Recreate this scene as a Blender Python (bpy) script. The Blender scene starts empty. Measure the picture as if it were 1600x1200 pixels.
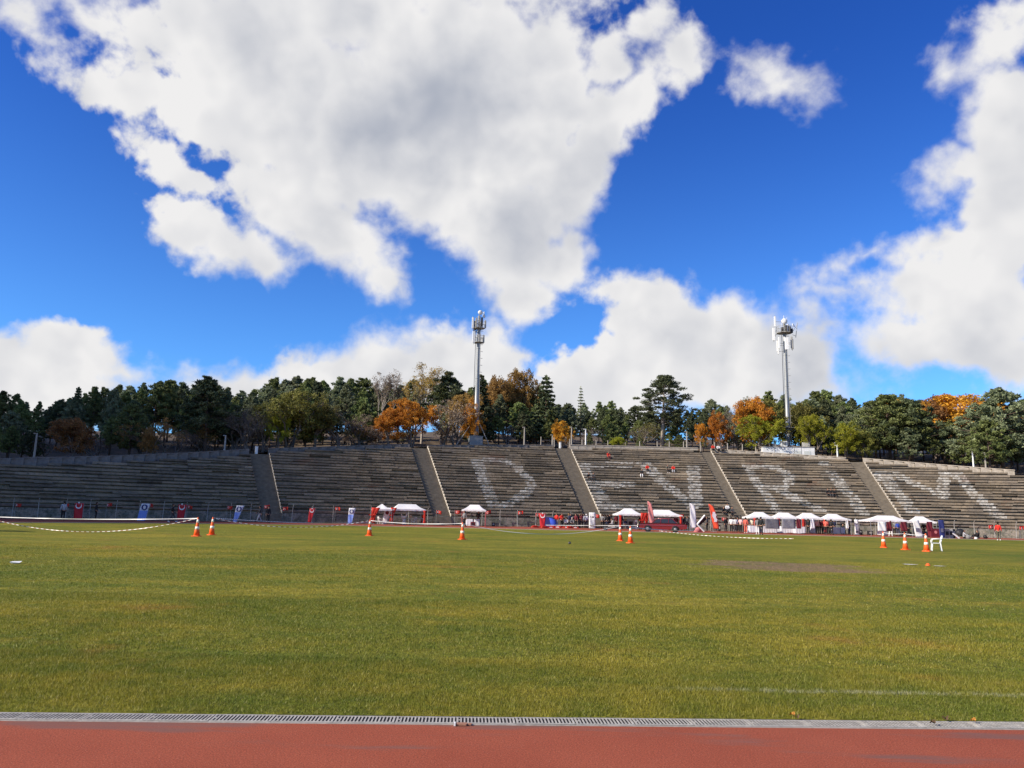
import bpy, math, random
import numpy as np
from mathutils import Vector, Matrix
# ------------------------------------------------------------------ camera, sky, sun
scene = bpy.context.scene
C = scene.collection
F, PITCH, ROLL, CAMH = 1200.0, math.atan(202.3/1200.0), 0.0232, 1.55
fwd = Vector((0, math.cos(PITCH), math.sin(PITCH)))
_r0 = Vector((1, 0, 0)); _u0 = Vector((0, -math.sin(PITCH), math.cos(PITCH)))
RT = math.cos(ROLL)*_r0 + math.sin(ROLL)*_u0
UP = -math.sin(ROLL)*_r0 + math.cos(ROLL)*_u0
CAM = Vector((0, 0, CAMH))
cd = bpy.data.cameras.new('camera'); cam = bpy.data.objects.new('camera', cd); C.objects.link(cam)
cd.sensor_width = 36; cd.lens = 27.0; cd.clip_start = .1; cd.clip_end = 6000
M = Matrix((RT, UP, -fwd)).transposed().to_4x4(); M.translation = CAM
cam.matrix_world = M
scene.camera = cam
scene.view_settings.view_transform = 'Standard'; scene.view_settings.look = 'None'
scene.view_settings.exposure = 0.55; scene.view_settings.gamma = 1
def ray(px, py): return fwd + RT*((px-800)/F) + UP*((600-py)/F)
def project(P):
    d = Vector(P)-CAM; z = d.dot(fwd)
    return 800+F*d.dot(RT)/z, 600-F*d.dot(UP)/z
def ground(px, py, z=0.0):
    d = ray(px, py); t = (z-CAMH)/d.z; P = CAM+d*t
    return Vector((P.x, P.y, z))
def azel(px, py):
    d = ray(px, py).normalized()
    return math.atan2(d.x, d.y), math.asin(d.z)

SUN_EL, SUN_PHI = math.radians(31), math.radians(24)       # sun from the left, a little behind the camera
SD = Vector((-math.cos(SUN_PHI)*math.cos(SUN_EL), -math.sin(SUN_PHI)*math.cos(SUN_EL), math.sin(SUN_EL)))
sl = bpy.data.lights.new('sun', 'SUN'); sl.energy = 4.7; sl.angle = math.radians(.6); sl.color = (1, .91, .77)
sun = bpy.data.objects.new('sun', sl); C.objects.link(sun)
sun.rotation_euler = SD.to_track_quat('Z', 'Y').to_euler()

class NT:
    """tiny node-expression helper"""
    def __init__(s, tree): s.t = tree; s.n = tree.nodes; s.l = tree.links
    def put(s, sock, v):
        if isinstance(v, bpy.types.NodeSocket): s.l.new(v, sock)
        elif v is not None: sock.default_value = v
    def m(s, op, a, b=None, c=None, clamp=False):
        n = s.n.new('ShaderNodeMath'); n.operation = op; n.use_clamp = clamp
        s.put(n.inputs[0], a); s.put(n.inputs[1], b); s.put(n.inputs[2], c); return n.outputs[0]
    def vm(s, op, a, b=None, scale=None):
        n = s.n.new('ShaderNodeVectorMath'); n.operation = op
        s.put(n.inputs[0], a); s.put(n.inputs[1], b)
        if scale is not None: s.put(n.inputs['Scale'], scale)
        return n.outputs['Value'] if op in ('LENGTH', 'DOT_PRODUCT') else n.outputs['Vector']
    def noise(s, vec, scale, detail=4, rough=.5, dist=0, col=False):
        n = s.n.new('ShaderNodeTexNoise'); s.put(n.inputs['Vector'], vec)
        n.inputs['Scale'].default_value = scale; n.inputs['Detail'].default_value = detail
        n.inputs['Roughness'].default_value = rough; n.inputs['Distortion'].default_value = dist
        return n.outputs['Color' if col else 'Fac']
    def ss(s, v, a, b, lo=0., hi=1., kind='SMOOTHSTEP'):
        n = s.n.new('ShaderNodeMapRange'); n.interpolation_type = kind
        s.put(n.inputs['Value'], v); n.inputs['From Min'].default_value = a; n.inputs['From Max'].default_value = b
        n.inputs['To Min'].default_value = lo; n.inputs['To Max'].default_value = hi; return n.outputs[0]
    def mix(s, f, a, b, mode='MIX'):
        n = s.n.new('ShaderNodeMix'); n.data_type = 'RGBA'; n.blend_type = mode
        s.put(n.inputs[0], f)
        for i, v in ((6, a), (7, b)):
            if isinstance(v, tuple) and len(v) == 3: v = v+(1,)
            s.put(n.inputs[i], v)
        return n.outputs[2]
    def xyz(s, v):
        n = s.n.new('ShaderNodeSeparateXYZ'); s.put(n.inputs[0], v); return n.outputs
    def comb(s, x, y, z):
        n = s.n.new('ShaderNodeCombineXYZ'); s.put(n.inputs[0], x); s.put(n.inputs[1], y); s.put(n.inputs[2], z); return n.outputs[0]
    def mapping(s, v, loc=(0,0,0), rot=(0,0,0), sc=(1,1,1), kind='POINT'):
        n = s.n.new('ShaderNodeMapping'); n.vector_type = kind; s.put(n.inputs['Vector'], v)
        n.inputs['Location'].default_value = loc; n.inputs['Rotation'].default_value = rot; n.inputs['Scale'].default_value = sc
        return n.outputs[0]
    def attr(s, name):
        n = s.n.new('ShaderNodeAttribute'); n.attribute_name = name; return n.outputs['Fac']

world = bpy.data.worlds.new('World'); scene.world = world; world.use_nodes = True
w = NT(world.node_tree); w.n.clear()
out = w.n.new('ShaderNodeOutputWorld'); bg = w.n.new('ShaderNodeBackground'); w.l.new(bg.outputs[0], out.inputs[0])
sky = w.n.new('ShaderNodeTexSky'); sky.sky_type = 'NISHITA'; sky.sun_disc = False
sky.sun_elevation = SUN_EL; sky.sun_rotation = math.atan2(SD.x, SD.y) % (2*math.pi)
sky.air_density = 1.0; sky.dust_density = .3; sky.ozone_density = 3.0; sky.altitude = 900
tc = w.n.new('ShaderNodeTexCoord'); D = w.vm('NORMALIZE', tc.outputs['Generated'])
x, y, z = w.xyz(D)
az = w.m('ARCTAN2', x, y); el = w.m('ARCSINE', z)
# cloud banks, each an ellipse on the dome: pixel centre, half axes in pixels, tilt in degrees
BL = [(30,12,70,36,0),(600,572,130,50,-6),(760,560,66,46,0),(520,580,66,32,-10),(680,556,80,42,0),(350,604,60,26,0),(130,12,150,35,6),(215,35,70,38,10),(330,60,110,70,10),(190,130,75,22,12),(270,155,70,32,25),(330,190,60,45,20),(420,90,150,110,0),(430,220,110,70,25),(430,300,75,55,40),(500,350,90,60,40),
      (570,400,60,45,35),(595,440,35,30,0),(560,200,200,150,0),(700,170,200,200,0),(830,150,90,150,0),(760,320,140,90,20),(640,310,120,60,10),(800,400,90,60,10),(870,410,60,50,0),(810,460,50,48,0),(860,300,90,70,-30),
      (940,200,90,50,-45),(1000,130,70,50,-35),(1060,95,42,36,0),(1005,40,32,45,0),(960,90,40,36,0),(560,20,320,70,0),(500,-90,500,90,0),
      (300,350,45,36,0),(370,385,70,42,15),(410,410,40,28,0),(288,265,40,13,25),
      (1570,70,70,40,-20),(1480,110,26,36,20),(1580,180,80,80,0),(1500,270,68,44,0),(1570,320,80,110,0),(1540,400,70,60,0),(1460,450,70,46,-25),(1540,500,100,90,0),(1430,530,95,40,5),(1590,560,80,55,0),
      (0,570,80,54,0),(85,575,85,54,5),(150,600,60,38,10),(195,582,42,14,10),(40,620,150,50,0),(340,598,48,20,0),(385,603,30,18,0),
      (490,590,45,34,0),(560,590,80,42,0),(650,585,90,44,0),(740,572,80,48,0),(700,610,150,40,0),
      (1010,460,62,22,5),(950,458,26,10,0),(1030,520,70,55,0),(960,570,66,36,-20),(895,585,40,26,0),(940,620,110,40,0),(1150,545,145,74,0),(1250,560,72,70,0),(1130,600,200,40,0),(1290,600,42,26,0),
      (1225,132,58,28,14),(1185,108,32,16,20),(1355,415,36,7,-8),(1320,455,45,7,-2)]
warpn = w.noise(D, 7, 3, .55, col=True)
wv = w.vm('SCALE', w.vm('SUBTRACT', warpn, (.5,.5,.5)), scale=.055)
warp2 = w.noise(D, 26, 2, .6, col=True)
wv2 = w.vm('SCALE', w.vm('SUBTRACT', warp2, (.5,.5,.5)), scale=.045)
P = w.vm('ADD', w.vm('ADD', w.comb(az, el, 0.), wv), wv2)
sd = None
for (bx, by, rx, ry, rot) in BL:
    a, e = azel(bx, by); rx_ = (azel(bx+rx, by)[0]-azel(bx-rx, by)[0])/2*.97; ry_ = (azel(bx, by-ry)[1]-azel(bx, by+ry)[1])/2*.97
    v = w.mapping(P, (a, e, 0), (0, 0, math.radians(-rot)-ROLL), (rx_, ry_, 1), 'TEXTURE')
    r = min(rx_, ry_)
    q = w.m('MULTIPLY_ADD', w.vm('LENGTH', v), r, -r)
    sd = q if sd is None else w.m('SMOOTH_MIN', sd, q, .014)
# scattered cloud out of the photograph's view (behind and overhead)
beh = w.noise(w.mapping(D, sc=(1,1,1.8)), 2.4, 3, .55)
behm = w.ss(beh, .50, .60, .2, -.12)
infront = w.ss(w.m('ABSOLUTE', az), .72, 1.0)
over = w.ss(el, .78, 1.0)
outm = w.m('MAXIMUM', infront, over)
sd = w.m('ADD', w.m('MULTIPLY', sd, w.m('SUBTRACT', 1., outm)), w.m('MULTIPLY', behm, outm))
nz = w.noise(w.vm('ADD', D, wv), 11, 6, .58)
nzf = w.noise(D, 55, 3, .55)
det = w.m('ADD', w.m('MULTIPLY', w.m('SUBTRACT', nz, .5), .08), w.m('MULTIPLY', w.m('SUBTRACT', nzf, .5), .020))
dens = w.m('ADD', w.m('SUBTRACT', det, sd), .005)                                     # >0 inside a cloud
soft = w.noise(D, 4, 2, .5)
wid = w.ss(soft, .35, .65, .014, .040)
alpha = w.m('DIVIDE', w.m('ADD', dens, .012), wid, clamp=True)
alpha = w.ss(alpha, 0, 1)
# relief: density noise compared with the same noise a step towards the sun
Ls = tuple(SD*0.03)
na = w.noise(w.vm('ADD', D, wv), 7, 3, .5)
nb = w.noise(w.vm('ADD', w.vm('ADD', D, wv), Ls), 7, 3, .5)
rel = w.m('MULTIPLY', w.m('SUBTRACT', na, nb), 1.7)
big = w.noise(D, 3.2, 3, .5)
thick = w.ss(w.m('ADD', dens, w.m('MULTIPLY', w.m('SUBTRACT', big, .5), .22)), .0, .16)
lum = w.m('ADD', w.m('SUBTRACT', .98, w.m('MULTIPLY', thick, .70)), rel)
lum = w.ss(lum, .0, 1.05, .0, 1., 'LINEAR')
ccol = w.mix(lum, (.38,.43,.55), (1.06,1.05,1.05))
tint = w.mix(w.ss(el, .05, .62), (.48,.92,1.40), (.17,.48,1.18))
skyc = w.mix(1., sky.outputs[0], tint, 'MULTIPLY')
CL_S = 5.6
cc = w.vm('SCALE', ccol, scale=CL_S)
fin = w.mix(alpha, skyc, cc)
w.l.new(fin, bg.inputs['Color']); bg.inputs['Strength'].default_value = .1
world.cycles.sampling_method = 'MANUAL'; world.cycles.sample_map_resolution = 256
# ------------------------------------------------------------------ helpers
rnd = random.Random(7)
def srgb(r, g, b): return tuple(((c/255)/12.92 if c/255 <= .04045 else ((c/255+.055)/1.055)**2.4) for c in (r, g, b))
MATS = {}
def mat(name, col, rough=.7, metal=0., var=.12, scale=8., bump=0., trans=0., spec=.3, coat=0.):
    if name in MATS: return MATS[name]
    m = bpy.data.materials.new(name); m.use_nodes = True; t = NT(m.node_tree)
    b = t.n['Principled BSDF']; tcn = t.n.new('ShaderNodeTexCoord')
    n = t.noise(tcn.outputs['Object'], scale, 4, .6)
    k = t.ss(n, .25, .75, 1-var, 1+var, 'LINEAR')
    c = t.vm('SCALE', tuple(col), scale=k)
    t.l.new(c, b.inputs['Base Color']); b.inputs['Roughness'].default_value = rough; b.inputs['Metallic'].default_value = metal
    b.inputs['Specular IOR Level'].default_value = spec; b.inputs['Coat Weight'].default_value = coat
    if bump:
        bn = t.n.new('ShaderNodeBump'); bn.inputs['Strength'].default_value = bump; t.l.new(n, bn.inputs['Height']); t.l.new(bn.outputs[0], b.inputs['Normal'])
    if trans:
        tr = t.n.new('ShaderNodeBsdfTranslucent'); t.l.new(c, tr.inputs[0]); mx = t.n.new('ShaderNodeMixShader'); mx.inputs[0].default_value = trans
        t.l.new(b.outputs[0], mx.inputs[1]); t.l.new(tr.outputs[0], mx.inputs[2]); t.l.new(mx.outputs[0], t.n['Material Output'].inputs[0])
    MATS[name] = m; return m
def leafmat(name, c1, c2, trans=.35):
    if name in MATS: return MATS[name]
    m = bpy.data.materials.new(name); m.use_nodes = True; t = NT(m.node_tree); b = t.n['Principled BSDF']
    tone = t.attr('tone'); oi = t.n.new('ShaderNodeObjectInfo')
    c = t.mix(tone, c1, c2); hs = t.n.new('ShaderNodeHueSaturation')
    t.l.new(c, hs.inputs['Color']); t.l.new(t.ss(oi.outputs['Random'], 0, 1, .485, .515, 'LINEAR'), hs.inputs['Hue'])
    t.l.new(t.ss(oi.outputs['Random'], 0, 1, .75, 1.25, 'LINEAR'), hs.inputs['Value'])
    t.l.new(hs.outputs[0], b.inputs['Base Color']); b.inputs['Roughness'].default_value = .65; b.inputs['Specular IOR Level'].default_value = .25
    tr = t.n.new('ShaderNodeBsdfTranslucent'); t.l.new(hs.outputs[0], tr.inputs[0]); mx = t.n.new('ShaderNodeMixShader'); mx.inputs[0].default_value = trans
    t.l.new(b.outputs[0], mx.inputs[1]); t.l.new(tr.outputs[0], mx.inputs[2]); t.l.new(mx.outputs[0], t.n['Material Output'].inputs[0])
    MATS[name] = m; return m
class MB:
    def __init__(s): s.v = []; s.f = []; s.mi = []; s.at = []
    def face(s, pts, mi=0, tone=.5):
        n = len(s.v); s.v += [tuple(p) for p in pts]; s.f.append(tuple(range(n, n+len(pts)))); s.mi.append(mi); s.at.append(tone)
    def grid(s, ring_list, mi=0, close=True, cap=True, tone=.5):
        n0 = len(s.v); k = len(ring_list[0])
        for r in ring_list: s.v += [tuple(p) for p in r]
        for i in range(len(ring_list)-1):
            for j in range(k if close else k-1):
                a = n0+i*k+j; b = n0+i*k+(j+1) % k
                s.f.append((a, b, b+k, a+k)); s.mi.append(mi); s.at.append(tone)
        if cap and close:
            s.f.append(tuple(range(n0+k-1, n0-1, -1))); s.mi.append(mi); s.at.append(tone)
            e = n0+(len(ring_list)-1)*k; s.f.append(tuple(range(e, e+k))); s.mi.append(mi); s.at.append(tone)
        return s
    def tube(s, pts, rad, n=6, mi=0, cap=True, tone=.5):
        pts = [Vector(p) for p in pts]; rr = rad if isinstance(rad, (list, tuple)) else [rad]*len(pts)
        rings = []; pr = None
        for i, p in enumerate(pts):
            d = (pts[min(i+1, len(pts)-1)]-pts[max(i-1, 0)])
            d = d.normalized() if d.length > 1e-9 else Vector((0,0,1))
            if pr is None: a = d.cross(Vector((0,0,1)) if abs(d.z) < .9 else Vector((1,0,0))).normalized()
            else:
                a = pr-d*pr.dot(d); a = a.normalized() if a.length > 1e-6 else d.orthogonal().normalized()
            pr = a; b = d.cross(a)
            rings.append([p+(a*math.cos(t)+b*math.sin(t))*rr[i] for t in [2*math.pi*j/n for j in range(n)]])
        return s.grid(rings, mi, True, cap, tone)
    def box(s, c, sz, mi=0, rz=0., M=None, bev=0.):
        x, y, z = sz[0]/2, sz[1]/2, sz[2]/2; b = min(bev, x*.9, y*.9)
        R = Matrix.Rotation(rz, 4, 'Z') if M is None else M
        if b <= 0: loop = [(-x,-y),(x,-y),(x,y),(-x,y)]
        else: loop = [(-x+b,-y),(x-b,-y),(x,-y+b),(x,y-b),(x-b,y),(-x+b,y),(-x,y-b),(-x,-y+b)]
        q = [[Vector(c)+R@Vector((px, py, h)) for px, py in loop] for h in (-z, z)]
        return s.grid(q, mi)
    def prism(s, poly, y0, y1, mi=0):
        """outline in x,z pushed along y"""
        return s.grid([[(x, y, z) for x, z in poly] for y in (y0, y1)], mi)
    def lathe(s, prof, n=16, c=(0,0,0), mi=0):
        return s.grid([[(c[0]+r*math.cos(2*math.pi*j/n), c[1]+r*math.sin(2*math.pi*j/n), c[2]+h) for j in range(n)] for r, h in prof], mi)
    def mesh(s, name, mats=(), smooth=False, tone=False):
        me = bpy.data.meshes.new(name); me.from_pydata([tuple(v) for v in s.v], [], s.f); 
        for m in mats: me.materials.append(m)
        if len(mats) > 1: me.polygons.foreach_set('material_index', s.mi)
        if smooth: me.polygons.foreach_set('use_smooth', [True]*len(s.f))
        if tone:
            a = me.attributes.new('tone', 'FLOAT', 'FACE'); a.data.foreach_set('value', s.at)
        me.update(); return me
    def build(s, name, mats, parent=None, smooth=False, tone=False):
        if not isinstance(mats, (list, tuple)): mats = (mats,)
        o = bpy.data.objects.new(name, s.mesh(name, mats, smooth, tone)); C.objects.link(o)
        if parent: o.parent = parent
        return o
def tag(o, label=None, cat=None, group=None, kind=None):
    for k, v in (('label', label), ('category', cat), ('group', group), ('kind', kind)):
        if v: o[k] = v
    return o
def empty(name, loc=(0,0,0), rz=0., label=None, cat=None, group=None):
    o = bpy.data.objects.new(name, None); o.empty_display_size = .3; C.objects.link(o); o.location = loc; o.rotation_euler = (0, 0, rz)
    return tag(o, label, cat, group)
def kids(o): return [c for c in KID.get(o.name, [])]
def copy_tree(o, parent=None, loc=None, rz=None, sc=None, label=None):
    c = o.copy(); C.objects.link(c)
    if parent: c.parent = parent
    if loc is not None: c.location = loc
    if rz is not None: c.rotation_euler = (0, 0, rz)
    if sc is not None: c.scale = sc if isinstance(sc, (tuple, list)) else (sc, sc, sc)
    if label: c['label'] = label
    for ch in list(o.children): copy_tree(ch, c)
    return c
ORD = ['first','second','third','fourth','fifth','sixth','seventh','eighth','ninth','tenth','eleventh','twelfth','thirteenth','fourteenth','fifteenth','sixteenth','seventeenth','eighteenth','nineteenth','twentieth']
def np_mesh(name, V, Fc, m, attrs=None, smooth=False):
    """V (n,3), Fc (k,c) faces with a fixed corner count"""
    me = bpy.data.meshes.new(name); k, c = Fc.shape
    me.vertices.add(len(V)); me.vertices.foreach_set('co', V.astype(np.float32).ravel())
    me.loops.add(k*c); me.loops.foreach_set('vertex_index', Fc.astype(np.int32).ravel())
    me.polygons.add(k); me.polygons.foreach_set('loop_start', np.arange(0, k*c, c, dtype=np.int32))
    me.update(calc_edges=True); me.validate()
    if smooth: me.polygons.foreach_set('use_smooth', [True]*k)
    for an, av in (attrs or {}).items():
        a = me.attributes.new(an, 'FLOAT', 'FACE'); a.data.foreach_set('value', av.astype(np.float32))
    if m: me.materials.append(m)
    return me
def link(name, me, parent=None):
    o = bpy.data.objects.new(name, me); C.objects.link(o)
    if parent: o.parent = parent
    return o
# ------------------------------------------------------------------ plan of the stadium
CX, CY, RS, RUN, RISE, ZB = 24.9, -25.3, 122.5, .816, .40, 1.0
def pol(th, r, z=0.0): return Vector((CX+r*math.sin(th), CY+r*math.cos(th), z))
def polar(x, y): return math.atan2(x-CX, y-CY), math.hypot(x-CX, y-CY)
def cone_hit(px, py):
    d = ray(px, py); r = RS+20
    for _ in range(14):
        k = d.x*d.x+d.y*d.y; B = -2*(CX*d.x+CY*d.y); Cc = CX*CX+CY*CY-r*r
        s = (-B+math.sqrt(max(B*B-4*k*Cc, 0)))/(2*k); P = CAM+d*s; r = RS+RUN*(P.z-ZB)/RISE
    return P
# height of the seating along its arc, read where the top row ends
_tops = [(-60,729),(0,728),(150,724),(300,717),(389,711),(419,707),(530,703),(643,699.5),(665,699),(770,698.5),(866,698.5),(888,701),(980,703),(1092,706),(1108,706),(1200,712),(1322,720),(1346,722),(1450,731),(1590,742),(1640,746)]
_nt = []
for _x, _y in _tops:
    _P = cone_hit(_x, _y); _nt.append((polar(_P.x, _P.y)[0], (_P.z-ZB)/RISE))
_nt.sort()
NTH = np.array([a for a, _ in _nt]); NN = np.array([b for _, b in _nt])
def Nrow(th): return float(np.interp(th, NTH, NN))
DEG = math.radians
AIS = [(DEG(-25.18), DEG(-24.14)), (DEG(-16.1), DEG(-15.05)), (DEG(-7.3), DEG(-6.24)), (DEG(1.70), DEG(2.46)), (DEG(10.22), DEG(11.12))]
TH0, TH1 = DEG(-52), DEG(28)
def hill(x, y):
    th, r = polar(x, y); n = Nrow(th); rt = RS+RUN*n+1.2; zt = ZB+RISE*n
    if th > TH1 or th < TH0:
        e = min(1, (th-TH1)*4 if th > TH1 else (TH0-th)*1.2); zt *= 1-.25*e
    d = r-rt
    if d < 0: return None
    return zt+.15+min(d, 6)*.03+max(0, min(d-6, 60))*.15 + .35*math.sin(x*.21+1)*math.sin(y*.17)*min(1, d/10)
def hz(x, y):
    h = hill(x, y); return h if h is not None else ZB+RISE*Nrow(polar(x, y)[0])
# the pitch's own axes: along the drain, and across the field
D0, D1 = ground(0, 1115), ground(1600, 1130)
E1 = (D1-D0).normalized(); E2 = Vector((-E1.y, E1.x, 0)); FW = 71.5
def fld(s, t, z=0.): return D0+E1*s+E2*t+Vector((0, 0, z))
# ------------------------------------------------------------------ ground materials
def pos(t):
    g = t.n.new('ShaderNodeNewGeometry'); return g.outputs['Position']
def grass_colour(t, p, tone=None):
    big = t.noise(p, .09, 4, .6); mid = t.noise(t.mapping(p, rot=(0,0,.05), sc=(.45,1,1)), .55, 5, .65); fin = t.noise(p, 7., 4, .7); mm = t.noise(p, 2.2, 4, .65)
    k = t.m('ADD', t.m('MULTIPLY', big, 1.0), t.m('ADD', t.m('MULTIPLY', mid, 1.0), t.m('MULTIPLY', mm, .75)))
    k = t.ss(k, 1.08, 1.68)
    c = t.mix(k, (.130,.158,.018), (.31,.255,.032))
    dry = t.ss(t.noise(p, .3, 5, .7), .56, .72); c = t.mix(t.m('MULTIPLY', dry, .75), c, (.33,.185,.04)); c = t.mix(t.ss(t.noise(t.vm('ADD', p, (31,7,0)), .16, 4, .65), .47, .64, 0., .35), c, (.125,.165,.024))
    # darker green bands running across the far half
    yy = t.xyz(t.mapping(p, rot=(0,0,-math.atan2(E1.y, E1.x))))[1]
    band = t.ss(t.noise(t.comb(t.m('MULTIPLY', t.xyz(p)[0], .02), yy, 0.), .35, 3, .6), .42, .62)
    c = t.mix(t.m('MULTIPLY', band, .16), c, (.105,.14,.02))
    # worn muddy patch on the right
    mp = t.mapping(p, tuple(MUD), (0,0,.06), (3.3,3.0,1), 'TEXTURE'); mw = t.vm('ADD', mp, t.vm('SCALE', t.vm('SUBTRACT', t.noise(t.mapping(p, sc=(.6,1,1)), .5, 6, .72, col=True), (.5,.5,.5)), scale=2.4))
    mud = t.ss(t.vm('LENGTH', t.comb(t.xyz(mw)[0], t.xyz(mw)[1], 0.)), .55, 1.05, 1., 0.)
    mud = t.m('MULTIPLY', mud, t.ss(t.noise(p, 3., 4, .7), .35, .6, .35, 1.))
    c = t.mix(mud, c, t.mix(fin, (.19,.115,.065), (.34,.235,.15)))
    # faded chalk line
    ln = t.mapping(p, tuple(LN0), (0,0,LNA), (1,1,1), 'TEXTURE'); lx, ly, lz = t.xyz(ln)
    wob = t.m('MULTIPLY', t.m('SUBTRACT', t.noise(p, 5, 3), .5), .10)
    lm = t.m('MULTIPLY', t.ss(t.m('ABSOLUTE', t.m('ADD', ly, wob)), .03, .075, 1., 0.), t.ss(lx, 0., 1.5))
    lm = t.m('MULTIPLY', lm, t.ss(t.noise(p, 9, 3, .7), .38, .6, .0, .5))
    c = t.mix(lm, c, (.5,.48,.33))
    return c, fin, mud, mm
MUD = (ground(1145, 881)+ground(1340, 893))*.5
LN0 = ground(955, 1077); _b = ground(1600, 1090); LNA = math.atan2(_b.y-LN0.y, _b.x-LN0.x)
m_grass = bpy.data.materials.new('turf'); m_grass.use_nodes = True; t = NT(m_grass.node_tree); p = pos(t)
c, fin, mud, mm = grass_colour(t, p)
f2 = t.noise(t.mapping(p, sc=(1,.6,1)), 28, 5, .75)
k = t.m('MULTIPLY', t.ss(f2, .3, .7, .68, 1.22), t.ss(fin, .3, .7, .75, 1.2))
t.l.new(t.vm('SCALE', c, scale=k), t.n['Principled BSDF'].inputs['Base Color']); t.n['Principled BSDF'].inputs['Roughness'].default_value = .9
t.n['Principled BSDF'].inputs['Specular IOR Level'].default_value = .1
bn = t.n.new('ShaderNodeBump'); bn.inputs['Strength'].default_value = .7; bn.inputs['Distance'].default_value = .09
t.l.new(t.m('ADD', t.m('ADD', f2, fin), t.m('MULTIPLY', mm, 1.5)), bn.inputs['Height']); t.l.new(bn.outputs[0], t.n['Principled BSDF'].inputs['Normal'])
m_blade = bpy.data.materials.new('grass_blade'); m_blade.use_nodes = True; t = NT(m_blade.node_tree); p = pos(t)
c, fin, mud, mm = grass_colour(t, p)
tone = t.attr('tone'); k = t.ss(tone, 0, 1, .75, 1.6, 'LINEAR'); c = t.vm('SCALE', t.mix(t.ss(tone, .78, 1., 0., .75), c, (.25,.21,.08)), scale=k)
bs = t.n['Principled BSDF']; t.l.new(c, bs.inputs['Base Color']); bs.inputs['Roughness'].default_value = .5; bs.inputs['Specular IOR Level'].default_value = .25
tr = t.n.new('ShaderNodeBsdfTranslucent'); t.l.new(c, tr.inputs[0]); mx = t.n.new('ShaderNodeMixShader'); mx.inputs[0].default_value = .4
t.l.new(bs.outputs[0], mx.inputs[1]); t.l.new(tr.outputs[0], mx.inputs[2]); t.l.new(mx.outputs[0], t.n['Material Output'].inputs[0])
m_track = bpy.data.materials.new('red_rubber_track'); m_track.use_nodes = True; t = NT(m_track.node_tree); p = pos(t)
g1 = t.noise(p, 85, 3, .85); g2 = t.noise(p, 1.1, 5, .6); g3 = t.noise(p, 8, 5, .6)
c = t.mix(g2, (.235,.050,.024), (.335,.085,.043)); c = t.vm('SCALE', c, scale=t.ss(g1, .3, .7, .55, 1.5))
c = t.mix(t.ss(t.noise(p, 120, 1, .5), .68, .74, 0., .6), c, (.55,.35,.24)); c = t.mix(t.ss(t.noise(t.vm('ADD', p, (9,3,0)), 100, 1, .5), .67, .72, 0., .85), c, (.05,.02,.015))
wet = t.noise(t.mapping(p, (0,0,0), (0,0,.1), (.35,2.2,1)), 1.3, 4, .55)
nearedge = t.ss(t.m('ABSOLUTE', t.m('SUBTRACT', t.xyz(t.mapping(t.vm('SUBTRACT', p, tuple(D0)), rot=(0,0,-math.atan2(E1.y, E1.x))))[1], -.30)), .0, .45, 1., 0.)
wm = t.ss(t.m('ADD', wet, t.m('MULTIPLY', nearedge, .13)), .58, .72)
c = t.mix(t.m('MULTIPLY', wm, .75), c, (.17,.085,.065))
bs = t.n['Principled BSDF']; bs.inputs['Specular IOR Level'].default_value = .2; t.l.new(c, bs.inputs['Base Color']); t.l.new(t.ss(wm, 0, 1, .9, .72), bs.inputs['Roughness'])
bn = t.n.new('ShaderNodeBump'); bn.inputs['Strength'].default_value = .35; bn.inputs['Distance'].default_value = .01; t.l.new(g1, bn.inputs['Height']); t.l.new(bn.outputs[0], bs.inputs['Normal'])
m_earth = bpy.data.materials.new('earth'); m_earth.use_nodes = True; t = NT(m_earth.node_tree); p = pos(t)
c = t.mix(t.ss(t.noise(p, .5, 6, .7), .35, .65), (.045,.04,.02), (.14,.09,.055)); c = t.mix(t.ss(t.noise(p, 4, 4, .7), .5, .7), c, (.17,.10,.05))
t.l.new(c, t.n['Principled BSDF'].inputs['Base Color']); t.n['Principled BSDF'].inputs['Roughness'].default_value = 1
# ------------------------------------------------------------------ ground sheets
mb = MB(); mb.face([(-2500,-2500,-.03),(2500,-2500,-.03),(2500,2500,-.03),(-2500,2500,-.03)])
tag(mb.build('ground', m_earth), kind='structure')
# track sheet: near straight and everything up to the foot of the stand
A = [pol(TH0+(TH1+DEG(4)-TH0)*i/120, RS+.4) for i in range(121)]
poly = [Vector((-75,-14,0)), Vector((90,-14,0))]+A[::-1]
mb = MB(); mb.face([(q.x, q.y, 0.) for q in poly]); tag(mb.build('running_track', m_track), kind='structure')
S0, RB = D0.x*0-.1, FW/2
outl = [fld(75, 0), fld(75, FW)]
for i in range(41):
    a = math.pi/2+math.pi*i/40; outl.append(fld(S0+RB*math.cos(a), RB+RB*math.sin(a)))
mb = MB(); mb.face([(q.x, q.y, .012) for q in outl]); tag(mb.build('grass_pitch', m_grass), kind='structure')
# pale kerb along the inside of the far track
mb = MB(); kp = [fld(75-i*2.5, FW+.06) for i in range(30)]+[fld(S0+(RB+.06)*math.cos(a), RB+(RB+.06)*math.sin(a)) for a in [math.pi/2+math.pi*i/60 for i in range(1, 56)]]
for i in range(len(kp)-1):
    a, b = kp[i], kp[i+1]; n = Vector((-(b-a).y, (b-a).x, 0)).normalized()*.05
    mb.grid([[q-n+Vector((0,0,.004)), q+n+Vector((0,0,.004)), q+n+Vector((0,0,.055)), q-n+Vector((0,0,.055))] for q in (a, b)])
tag(mb.build('track_kerb', mat('kerb_paint', (.42,.36,.28), .8)), kind='structure')
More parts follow.
